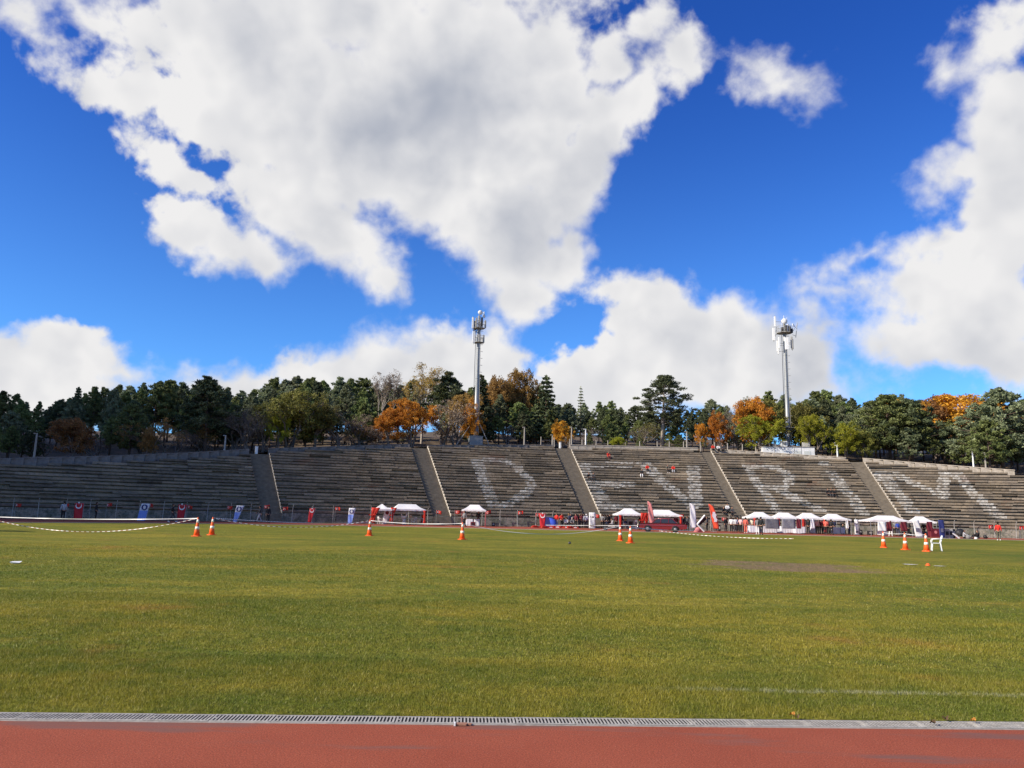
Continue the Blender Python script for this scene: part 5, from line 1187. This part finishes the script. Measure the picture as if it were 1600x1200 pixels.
        b.tube([(2.05,-.3,H*.945),(1.7,-.3,H*.84)], .05, 5); b.build('outrigger', M_GPOST, root)
        for (x, y, zz, hh) in ((.1,-.9,H*.90,1.),(.65,-.8,H*.895,.9),(-.5,-.9,H*.89,.8),(1.0,-.6,H*.885,.7)): b = MB(); b.box((x,y,zz), (.42,.3,hh), bev=.03); b.build('radio_unit', M_BLK, root)
        dish(0,-.4,H*.955,.48,(.1,-1,.05)); dish(1.35,-.5,H*.925,.34,(.8,-.6,.5)); dish(.5,-.5,H*.925,.25,(.5,-.8,.4))
        b = MB(); b.tube([(0,0,H*.96),(0,0,H)], .04, 5); b.tube([(.45,-.1,H*.9),(.45,-.1,H*.985)], .03, 5); b.tube([(-.4,0,H*.9),(-.4,0,H*.97)], .03, 5); b.build('top_spar', M_W, root)
        b = MB(); b.box((.0,-.1,5.2), (5.2,1.1,.07)); b.tube([(-.4,0,4.2),(-1.6,0,5.15)], .04, 4); b.tube([(.4,0,4.2),(1.6,0,5.15)], .04, 4); b.build('service_platform', M_GPOST, root)
        b = MB(); b.tube([(-2.9,-.2,1.4),(-1.0,-.1,2.9),(-.1,0,3.3)], .05, 5); b.build('feed_cable', M_GPOST, root)
    return root, P, th
m1, P1_, th1 = mast(742.5, 695, 486.5, 2.2, 0, 'grey pole mast with grey base cabinet and stays, left of the two')
m2, P2_, th2 = mast(1232, 694, 493, 6.0, 1, 'pole mast rising from the white cabin, right of the two')
# white cabin in front of the right mast
q = pol(th2+DEG(-.0), polar(P2_.x, P2_.y)[1]-3.2); z0 = hz(q.x, q.y)-.3
cab = empty('equipment_cabin', (q.x, q.y, z0), -th2, 'low whitewashed equipment enclosure at the foot of the right mast', 'cabin')
M_WW = mat('whitewashed_wall', (.66,.66,.66), .85, 0, .2, 2.)
b = MB(); b.box((-1.0,0,1.05), (7.8,2.4,1.9)); b.build('wall', M_WW, cab)
b = MB(); b.box((-1.0,0,2.05), (8.0,2.6,.08)); b.build('roof_slab', M_CONC, cab)
for x in (-3.1,-.1,.9): b = MB(); b.box((x,-1.215,1.0), (.07,.03,1.85)); b.build('joint_strip', M_GPOST, cab)
for (x, w_) in ((.2,1.0),(1.6,1.0)): b = MB(); b.box((x+.2,-1.22,.95), (w_,.02,.9)); b.build('vent_panel', mat('cabin_panel', (.5,.52,.5), .6, 0, .2), cab)
def onroof(x, sz, m_, name, lb): 
    o = empty(name, cab.matrix_world@Vector((0,0,0)) if False else (q+Vector((math.cos(-th2)*x, math.sin(-th2)*x, 0)))+Vector((0,0,z0-q.z+2.09)), -th2, lb, 'cabinet', 'boxes on the white cabin roof'); b = MB(); b.box((0,0,sz[2]/2), sz, bev=.06); b.build('casing', m_, o); b = MB(); b.box((0,-sz[1]/2-.005,sz[2]*.5), (sz[0]*.6,.02,sz[2]*.5)); b.build('front_grille', M_GPOST, o)
onroof(-2.9,(.6,.6,.55),M_GPOST,'roof_unit','small grey box at the left end of the white cabin roof'); onroof(-1.4,(1.0,.7,.95),M_W,'roof_unit','white box on the cabin roof left of the mast'); onroof(1.9,(1.1,.8,.75),M_GPOST,'roof_unit','grey metal box on the cabin roof right of the mast')
# dark building roof between the trees
P = pol(DEG(-4.6), RS+RUN*30+48); bl = empty('distant_building', (P.x, P.y, hz(P.x, P.y)), 0, 'dark flat-roofed building glimpsed between the trees above the letter D', 'building')
zt_ = 20.
for _ in range(20):
    if project((P.x, P.y, zt_))[1] > 639: zt_ += .25
    else: zt_ -= .12
hB = zt_-hz(P.x, P.y); b = MB(); b.box((0,3,hB/2-.2), (9,7,hB-.4)); b.build('wall', M_CONC, bl); b = MB(); b.box((0,3,hB-.15), (10,8,.5)); b.build('roof', M_BLK, bl)
for i in range(4): b = MB(); b.box((-3+2*i,-.52,hB*.75), (1.2,.06,1.4)); b.build('window', M_GLASS, bl)
# pale building far right seen through the trunks
P = pol(DEG(14.9), RS+RUN*26+42); z = hz(P.x, P.y); bl = empty('distant_building', (P.x, P.y, z), -DEG(14.9), 'pale building seen in pieces between the trunks at far right', 'building')
b = MB(); b.box((0,2,1.6), (26,6,3.6)); b.build('wall', mat('pale_render', (.62,.62,.60), .9), bl); b = MB(); b.box((0,2,3.5), (27,7,.25)); b.build('roof', M_CONC, bl)
for i in range(8): b = MB(); b.box((-11+3.1*i,-1.03,1.8), (1.2,.06,1.3)); b.build('window', M_GLASS, bl)
# ------------------------------------------------------------------ posts and lamp poles along the top
def top_obj(px, off):
    d = ray(px, 700); P = CAM+d*120; k = d.x*d.x+d.y*d.y
    for _ in range(10):
        th, r = polar(P.x, P.y); rt = RS+RUN*Nrow(th)+1.2+off; B = -2*(CX*d.x+CY*d.y); Cc = CX*CX+CY*CY-rt*rt; s_ = (-B+math.sqrt(B*B-4*k*Cc))/(2*k); P = CAM+d*s_
    return Vector((P.x, P.y, hz(P.x, P.y)-.05)), th
for (px, pyt, m_, lb) in ((55,678,M_CONC,'grey lamp pole at the far left of the terrace'),(351,681,M_GPOST,'slim pale pole above the middle of the shaded seats'),(819,668,M_CONC,'concrete pole right of the grey cabinet'),(863,680,M_CONC,'short post at the third stairway'),(893,668,M_CONC,'thick pole right of the third stairway'),(915,671,M_W,'white pole above the letter E'),(1073.5,675,M_CONC,'pole above the letter V'),(1519,703,M_W,'pale pole above the right strokes of the letter M'),(1538,708,M_CONC,'short post near the right end of the parapet'),(1308,696,M_W,'white post above the letter I'),(458,672,M_BLK,'thin dark pole above the second block')):
    P, th = top_obj(px, 1.6); lo, hi = .3, 12
    for _ in range(25):
        m_h = (lo+hi)/2; lo, hi = (m_h, hi) if project((P.x, P.y, P.z+m_h))[1] > pyt else (lo, m_h)
    o = empty('lamp_pole', P, -th, lb, 'pole', 'poles along the top of the stand'); b = MB(); b.tube([(0,0,0),(0,0,lo)], [.13,.09], 8); b.build('pole', m_, o); b = MB(); b.box((-.12,0,lo+.03), (.42,.2,.10), bev=.03); b.build('pole_head', m_, o)
tf = empty('post_fence', pol(DEG(4), RS+RUN*28+4), 0, 'row of short concrete fence posts just behind the parapets', 'fence'); TL = Vector(tf.location)
px = 845
pmb = MB(); pmb.tube([(0,0,0),(0,0,1.7)], [.10,.085], 6); pme = pmb.mesh('concrete_post', (M_CONC,)); PP = []
while px < 1185:
    P, th = top_obj(px, 3.0); o = link('concrete_post', pme, tf); o.location = P-TL; o.rotation_euler = (rnd.uniform(-.04,.04), rnd.uniform(-.04,.04), 0); PP.append(P-TL); px += 23*rnd.uniform(.8,1.2)
b = MB()
for z in (.6, 1.2): b.tube([p+Vector((0,0,z)) for p in PP], .012, 3)
b.build('fence_wire', M_STEEL, tf)
P, th = top_obj(401, -.2); o = empty('bollard', P, -th, 'short white post at the head of the first stairway', 'post'); b = MB(); b.box((0,0,.55), (.35,.3,1.1), bev=.04); b.build('post_body', M_W, o); b = MB(); b.box((0,0,1.12), (.4,.35,.05)); b.build('cap', M_CONC, o)
P, th = top_obj(875, -.2); o = empty('bollard', P, -th, 'short white post at the head of the third stairway', 'post'); b = MB(); b.box((0,0,.5), (.3,.3,1.0), bev=.04); b.build('post_body', M_W, o); b = MB(); b.box((0,0,1.02), (.35,.35,.05)); b.build('cap', M_CONC, o)
# ------------------------------------------------------------------ furniture and clutter in front of the stand
def cloth_table(px, py, w_, label, rz=0., d=.7, h=.78):
    P = ground(px, py); o = empty('cloth_table', (P.x, P.y, 0), math.atan2(-P.x, P.y)*0+rz, label, 'table', 'tables draped in white cloth'); b = MB(); b.box((0,0,h), (w_,d,.04)); b.build('tabletop', M_WCL, o)
    b = MB(); per = [(-w_/2-.01,-d/2-.01),(w_/2+.01,-d/2-.01),(w_/2+.01,d/2+.01),(-w_/2-.01,d/2+.01)]; ring = []
    for i in range(4):
        a, c_ = Vector(per[i]), Vector(per[(i+1) % 4]); m_ = max(4, int((c_-a).length/.07)); ring += [a.lerp(c_, j/m_) for j in range(m_)]
    rows = []
    for k_ in range(6):
        z = h+.023-(h-.05)*k_/5; rows.append([(p.x*(1+.0*k_)+.035*k_/5*math.sin(i*1.15), p.y-.045*k_/5*abs(math.sin(i*.75))*(1 if p.y < 0 else -1), z-(.03*math.sin(i*.31) if k_ == 5 else 0)) for i, p in enumerate(ring)])
    b.grid(rows, cap=False); b.build('tablecloth', M_WCL, o, True)
    for sx_ in (-1,1):
        for sy_ in (-1,1): b = MB(); b.tube([(sx_*(w_/2-.08),sy_*(d/2-.08),0),(sx_*(w_/2-.08),sy_*(d/2-.08),h-.02)], .018, 5); b.build('leg', M_STEEL, o)
    return o
cloth_table(1177,832.5,1.1,'white clothed table left of the person in white trousers'); cloth_table(1201,833,1.6,'white clothed table right of the person all in black'); cloth_table(1213,833,1.1,'short white clothed table at the red drape'); cloth_table(1232,833.5,2.0,'long white clothed table under the second tent'); cloth_table(1249,834,1.2,'white clothed table at the left red drape of the third tent')
cloth_table(1309,834.5,1.5,'white clothed table under the rightmost tent of four'); cloth_table(1270,833.5,.6,'small white table beside the black coat'); cloth_table(733.5,822,.8,'white draped table in the left of the lone tent'); cloth_table(745,821.5,.6,'white draped table in front of the person in black'); cloth_table(1379,836.8,.8,'small white table in the left of the long right tent')
# bare table, box and bench in the left tents
P = ground(640, 817.5); o = empty('folding_table', (P.x,P.y,0), 0, 'pale folding table under the long left tent', 'table'); b = MB(); b.box((0,0,.74), (3.2,.6,.05)); b.build('tabletop', mat('pale_board', (.45,.43,.40), .7), o)
for x in (-1.5,0,1.5):
    for y in (-.25,.25): b = MB(); b.tube([(x,y,0),(x,y,.72)], .02, 5); b.build('leg', M_STEEL, o)
o = empty('cardboard_box', (P.x+.05,P.y,.765), .2, 'small tan carton on the pale folding table', 'box'); b = MB(); b.box((0,0,.17), (.36,.28,.34)); b.build('carton', mat('cardboard', (.40,.30,.19), .9), o); b = MB(); b.box((0,-.145,.3), (.1,.004,.08)); b.build('packing_strip', M_W, o)
P = ground(631, 818); o = empty('draped_chair', (P.x,P.y,0), .3, 'chair with white cloth tied over it in the long left tent', 'chair')
b = MB(); b.grid([[(-.25,-.2,0),(.25,-.2,0),(.25,.2,0),(-.25,.2,0)],[(-.16,-.14,.45),(.16,-.14,.45),(.16,.14,.45),(-.16,.14,.45)],[(-.3,0,.9),(.28,0,.95),(.28,.16,.95),(-.3,.16,.9)],[(-.38,.06,1.35),(-.18,.06,1.0),(-.18,.12,1.0),(-.38,.12,1.35)]]); b.build('cover', M_WCL, o, True); b = MB(); b.grid([[(.1,.02,.9),(.3,.02,.9),(.3,.12,.9),(.1,.12,.9)],[(.3,.05,1.28),(.42,.05,1.25),(.42,.1,1.25),(.3,.1,1.28)]]); b.build('cloth_tip', M_WCL, o)
def crate(px, py, sz, m_, name, label, cat, grp=None, part2=True, rz=0., z=0.):
    P = ground(px, py); o = empty(name, (P.x,P.y,z), rz, label, cat, grp); b = MB(); b.box((0,0,sz[2]/2), sz, bev=min(.04, sz[1]*.2)); b.build('case', m_, o)
    if part2: b = MB(); b.box((0,-sz[1]/2-.006,sz[2]*.55), (sz[0]*.55,.012,sz[2]*.4)); b.build('front_panel', M_BLK if m_ is not M_BLK else M_GPOST, o)
    return o
crate(739,822.3,(.55,.4,.5),M_MAR,'crate','dark red box between the two draped tables in the lone tent','box'); crate(985,825.5,(.9,.5,1.25),mat('grey_green_case', (.22,.26,.25), .6),'cabinet','grey green cabinet inside the tent left of the car','cabinet'); crate(993.5,825,(.32,.3,1.15),M_W,'column_heater','white upright column inside the tent left of the car','heater')
crate(1342,835.5,(.7,.5,.6),M_BLK,'case','black case right of the row of four tents','case','black cases on the ground'); crate(1359.5,836,(.55,.4,.5),M_BLK,'case','black bag at the left leg of the long right tent','case','black cases on the ground'); crate(955,824.5,(1.5,.5,.55),M_BLK,'case','black low case beneath the people left of the tent with red drapes','case','black cases on the ground'); crate(966,824.5,(1.2,.5,.5),M_BLK,'case','black low case beside the red drape left of the car','case','black cases on the ground')
crate(1124,830,(.28,.28,.75),M_BLK,'waste_bin','small black bin right of the orange red feather flag','bin'); crate(771,821,(.4,.3,.45),M_BLK,'case','black bag at the foot of the fence right of the lone tent','case','black cases on the ground')
crate(1460,839,(1.15,.7,.95),M_MAR,'prize_box','maroon box with a white round mark at the rightmost tent','box',part2=False); P = ground(1460, 839); o = C.objects[-1] if False else None
b = MB(); pts = [(.17*math.cos(6.283*i/16), .17*math.sin(6.283*i/16)) for i in range(16)]; b.face([(x, -.36, .55+z) for x, z in pts]); em = b.build('round_mark', M_PINK); em.parent = [o_ for o_ in C.objects if o_.name.startswith('prize_box')][0]
for (px, w_, m_, lb) in ((1479,.6,M_CONC,'grey metal locker, left of three by the fence'),(1484.5,.55,M_GPOST,'grey metal locker, middle of three by the fence'),(1489.5,.4,M_BLK,'dark locker, right of three by the fence')): crate(px,841,(w_,.4,.98),m_,'locker',lb,'locker','lockers by the fence')
for (px0, px1, m_, dp, lb) in ((1386,1394,M_MAR,83.5,'dark red cloth panel at the back of the long right tent, left one'),(1408,1418,M_MAR,83.5,'dark red cloth panel at the back of the long right tent, right one'),(1448.5,1458,M_MAR,83.,'dark red cloth panel hanging in the rightmost tent'),(1372,1385,M_W,83.,'white cloth panel hanging in the left of the long right tent'),
    (1196,1218,mat('slate_display', (.13,.13,.15), .7, 0, .4, 4),88.5,'grey printed display board inside the first tent of four'),(1222,1243,mat('grey_display', (.19,.19,.22), .7, 0, .4, 6),88.5,'grey display board inside the second tent of four'),(1245,1252,M_MAR,88.5,'dark red cloth strip at the back of the second tent of four'),(1267,1273,M_WCL,88.,'white cloth panel at the back of the third tent of four'),(1322,1326,M_W,86.,'white cloth strip on the right leg of the fourth tent')):
    pb = 826 if px0 < 1340 else 830
    r_, W_, H_, s_, z_ = panel_cloth(px0, px1, 811 if px0 < 1340 else 815.5, pb, dp, m_, 'hanging_panel', lb, 'panel', 'cloth panels hanging in the tents')
def drape(px, pyt, pyb, w_, label, m_=None):
    P = ground(px, pyb+2); s = px_scale(P); H = (pyb-pyt)/s; o = empty('red_drapery', (P.x,P.y,0), 0, label, 'cloth', 'gathered red cloths on tent legs'); b = MB(); rows = []
    for i in range(9):
        u = i/8; w2 = .68*w_*(.35+.65*abs(1-1.6*u)); rows.append([(w_*.5*(1-u)*.6+w2*(j/7-.5), .06*math.sin(j*2.+i), .25+H*(1-u)) for j in range(8)])
    b.grid([r+[(x,y+.03,z) for x,y,z in r[::-1]] for r in rows]); b.build('gathered_cloth', m_ or M_RED, o, True); b = MB(); b.tube([(w_*.1,-.06,.25+H*.45),(-w_*.2,-.07,.25+H*.5),(w_*.3,-.02,.25+H*.5)], .05, 6); b.build('knot', m_ or M_RED, o)
drape(580,795,818,1.4,'big gathered red cloth on the left leg of the small tent'); drape(610,795,818,1.0,'red cloth gathered between the two left tents'); drape(659,794,806,.5,'small red cloth at the right corner of the long left tent'); drape(1002,803,826,1.3,'red drapery on the right leg of the tent left of the car'); drape(1009,803,826,.9,'red drapery on the left leg of the tent behind the car'); drape(1060,805,826,1.2,'red cloth with white marks at the right end of the tent behind the car'); drape(962,804,815,.8,'small red cloth left of the tent with red drapes')
# blue tarpaulin heap
P = ground(861, 820); o = empty('tarpaulin', (P.x,P.y,0), 0, 'blue and dark tarpaulin over a stack left of the two red jackets', 'tarpaulin'); b = MB(); b.box((-.25,0,.62), (1.0,.5,1.24), bev=.06); b.build('dark_sheet', M_NAVY, o)
b = MB(); b.grid([[(-.25,-.27,1.15),(.45,-.27,.95),(.5,.2,.9),(-.25,.2,1.2)],[(-.1,-.4,.5),(.6,-.45,.55),(.6,.2,.5),(-.1,.2,.5)],[(.1,-.5,.02),(.85,-.5,.02),(.8,.2,.02),(.1,.2,.02)]]); b.build('blue_sheet', CLO['blue'], o, True)
# red crash-mat pieces lying on the track
rm = random.Random(2)
for (px, py, L_, lb) in ((843,824.5,1.9,'leftmost flat red barrier piece lying on the track'),(856,825.2,1.6,'red barrier piece lying second from left on the track'),(868,824.8,1.2,'short red piece with white scraps lying on the track'),(881,825,1.8,'long red barrier piece lying under the crowd'),(895,825.5,1.4,'rightmost flat red piece lying before the crowd')):
    P = ground(px, py); o = empty('fallen_barrier', (P.x,P.y,0), rm.uniform(-.15,.15), lb, 'barrier', 'red barrier pieces lying on the track'); b = MB(); b.box((0,0,.09), (L_,.35,.16), bev=.07); b.build('padded_beam', M_RED, o); b = MB(); b.box((-L_*.3,-.1,.20), (.5,.3,.10), bev=.05); b.build('loose_end', M_RED, o); b = MB(); b.box((L_*.2,-.178,.1), (.35,.012,.08)); b.build('white_mark', M_W, o)
# folding board, tipped open like an arrow
P = ground(1097.5, 832); s = px_scale(P); o = empty('folding_board', (P.x,P.y,0), 0, 'white edged folding board standing open sideways right of the white flag', 'board')
b = MB(); b.tube([(-.55,0,.85),(.30,0,1.85)], .09, 4); b.tube([(-.55,0,.85),(.20,0,.10)], .075, 4); b.build('white_frame', M_W, o); b = MB(); b.grid([[(-.5,.05,.86),(.35,.05,1.80),(.55,.3,1.4),(-.1,.3,.8)],[(-.5,.08,.86),(.35,.08,1.80),(.55,.33,1.4),(-.1,.33,.8)]]); b.build('dark_panel', M_BLK, o); b = MB(); b.grid([[(-.9,.1,.02),(.0,.1,.02),(.0,.4,.02),(-.9,.4,.02)],[(-.6,.12,.5),(-.2,.12,.6),(-.2,.3,.6),(-.6,.3,.5)]]); b.build('pink_cloth', M_PINK, o, True)
# umbrella, white board and bags by the people sitting at the right
P = ground(1501, 841); o = empty('umbrella', (P.x,P.y,.62), 0, 'open black umbrella tipped over the person sitting at right', 'umbrella'); o.rotation_euler = (.9,-.5,0)
b = MB(); b.lathe([(.50,0),(.46,.10),(.34,.2),(.18,.27),(.01,.30)], 8); b.build('canopy', M_BLK, o); b = MB(); b.tube([(0,0,.3),(0,0,-.5),(.04,0,-.55)], .012, 5); b.build('shaft', M_STEEL, o)
P = ground(1494, 841.5); o = empty('white_board', (P.x,P.y,0), 0, 'white board leaning on the ground left of the black umbrella', 'board'); b = MB(); b.grid([[(-.40,-.05,.52),(-.28,-.05,.58),(.42,-.05,.06),(.25,-.05,.0)],[(-.40,.0,.52),(-.28,.0,.58),(.42,.0,.06),(.25,.0,.0)]]); b.build('board_sheet', M_W, o); b = MB(); b.tube([(0,.03,.3),(.1,.25,0)], .015, 4); b.build('prop', M_STEEL, o)
for (px, py, m_, nm, lb) in ((1513,842,CLO['grey'],'rucksack','grey rucksack beside the person under the umbrella'),(1540,841.5,M_BLK,'rucksack','black rucksack right of the person in black at the fence'),(1525,843,CLO['white'],'white_bag','small white bag on the track in front of the sitting people'),(946,828.5,M_BLK,'rucksack','dark bag on the track edge left of the pair of cones')):
    P = ground(px, py); o = empty(nm, (P.x,P.y,0), .4, lb, 'bag', 'bags left on the track'); o.scale = (.6,.6,.6) if nm == 'white_bag' else (1,1,1); b = MB(); b.lathe([(.05,0),(.22,.03),(.25,.2),(.20,.36),(.08,.43)], 10); b.build('bag_body', m_, o, True); b = MB(); b.tube([(-.12,-.2,.35),(0,-.27,.2),(.12,-.2,.35)], .02, 5); b.build('strap', M_GPOST, o)
# ------------------------------------------------------------------ small things on the turf and on the near track
P = ground(890, 850.5); o = empty('black_ball', P, 0, 'small dark ball lying on the turf left of the pair of cones', 'ball'); b = MB(); b.lathe([(.001,0)]+[(.075*math.sin(math.pi*i/10), .075-.075*math.cos(math.pi*i/10)) for i in range(1,10)]+[(.001,.15)], 14); b.build('ball_shell', M_BLK, o, True); b = MB(); b.tube([(.075*math.cos(a),.075*math.sin(a),.075) for a in [6.283*i/14 for i in range(15)]], .006, 4); b.build('seam', M_GPOST, o)
P = ground(24.5, 881.5); o = empty('foam_plate', P+Vector((0,0,.02)), .2, 'crumpled white plate lying on the turf at far left', 'litter'); b = MB(); o.scale = (.75,.75,.75); b.grid([[(-.11,-.09,.0),(.12,-.10,.01),(.11,.09,.03),(-.12,.1,.02)],[(-.15,-.12,.05),(.16,-.12,.03),(.15,.12,.07),(-.15,.12,.06)]]); tag(b.build('plate_shell', M_W, o))
P = ground(1450, 884.5); o = empty('marker_disc', P+Vector((0,0,.01)), 0, 'small orange training marker on the worn turf at right', 'marker'); b = MB(); b.lathe([(.085,0),(.09,.015),(.07,.04),(.035,.09),(.02,.09)], 16); b.build('marker_shell', M_OR, o, True)
mlime = mat('lime_powder', (.66,.64,.56), 1., 0, .2, 20)
for (px, py, rx, ry, lb) in ((1422,883,.24,.07,'white lime patch on the turf left of the orange marker'),(1468,885.5,.20,.05,'white lime patch on the turf right of the orange marker')):
    P = ground(px, py); b = MB(); b.face([(P.x+rx*math.cos(a)*(1+.25*math.sin(a*5+px)), P.y+ry*math.sin(a)*3*(1+.2*math.cos(a*3)), .030+.0*a) for a in [6.283*i/24 for i in range(24)]]); tag(b.build('lime_patch', mlime), lb, 'lime', 'white lime patches on the turf')
P = ground(721, 1134); o = empty('torn_packet', P+Vector((0,0,.003)), .05, 'torn brown and white packet on the track beside the drain', 'litter'); b = MB(); b.box((-.05,0,.01), (.012,.045,.02)); b.build('white_edge', M_W, o); b = MB(); b.box((.0,.006,.008), (.085,.04,.013), bev=.008); b.box((.06,.012,.006), (.03,.03,.01), bev=.005); b.build('brown_wrapper', mat('kraft_wrapper', (.33,.17,.11), .7, 0, .3, 60), o)
def leaf(px, py, col, sc, lb, z=.04):
    P = ground(px, py); o_ = MB(); pts = []
    for i in range(22): a = 6.283*i/22; r_ = sc*(.6+.4*abs(math.cos(2.5*a)))*(1 if i % 2 else .8); pts.append((P.x+r_*math.cos(a)*1.2, P.y+r_*math.sin(a), z+.015*math.sin(a*2+px)))
    o_.face(pts); o_.tube([(P.x,P.y,z+.004),(P.x+sc*1.2,P.y+sc*.5,z+.012)], .002, 3); tag(o_.build('fallen_leaf', mat('leaf_'+('ochre' if col[1] > .2 else 'brown' if col[0] < .2 else 'yellow'), col, .7)), lb, 'leaf', 'fallen leaves on the drain')
leaf(1238,1123.5,(.50,.22,.04),.024,'ochre fallen leaf on the turf edge of the drain'); leaf(1521,1132.5,(.55,.40,.05),.02,'yellow fallen leaf on the drain near the right edge'); leaf(1246,1127,(.10,.06,.03),.02,'dark brown leaf beside the ochre one'); leaf(1478,1129.5,(.09,.05,.03),.024,'dark clump of leaf on the drain at right'); leaf(1458,1136,(.16,.09,.05),.022,'small brown leaf at the track side of the drain')
# unseen block stack added past the left edge to cast a shadow into view
P = _g0(-80, 829); o = empty('shadow_caster_stack', (P.x,P.y,0), .1, 'unseen stack added to cast a shadow, just outside the left edge of the pitch', 'shadow caster')
for k_ in range(3): b = MB(); b.box((0,0,.3+.5*k_), (2.6,1.4,.48), bev=.1); b.build('mat', CLO['blue'], o)
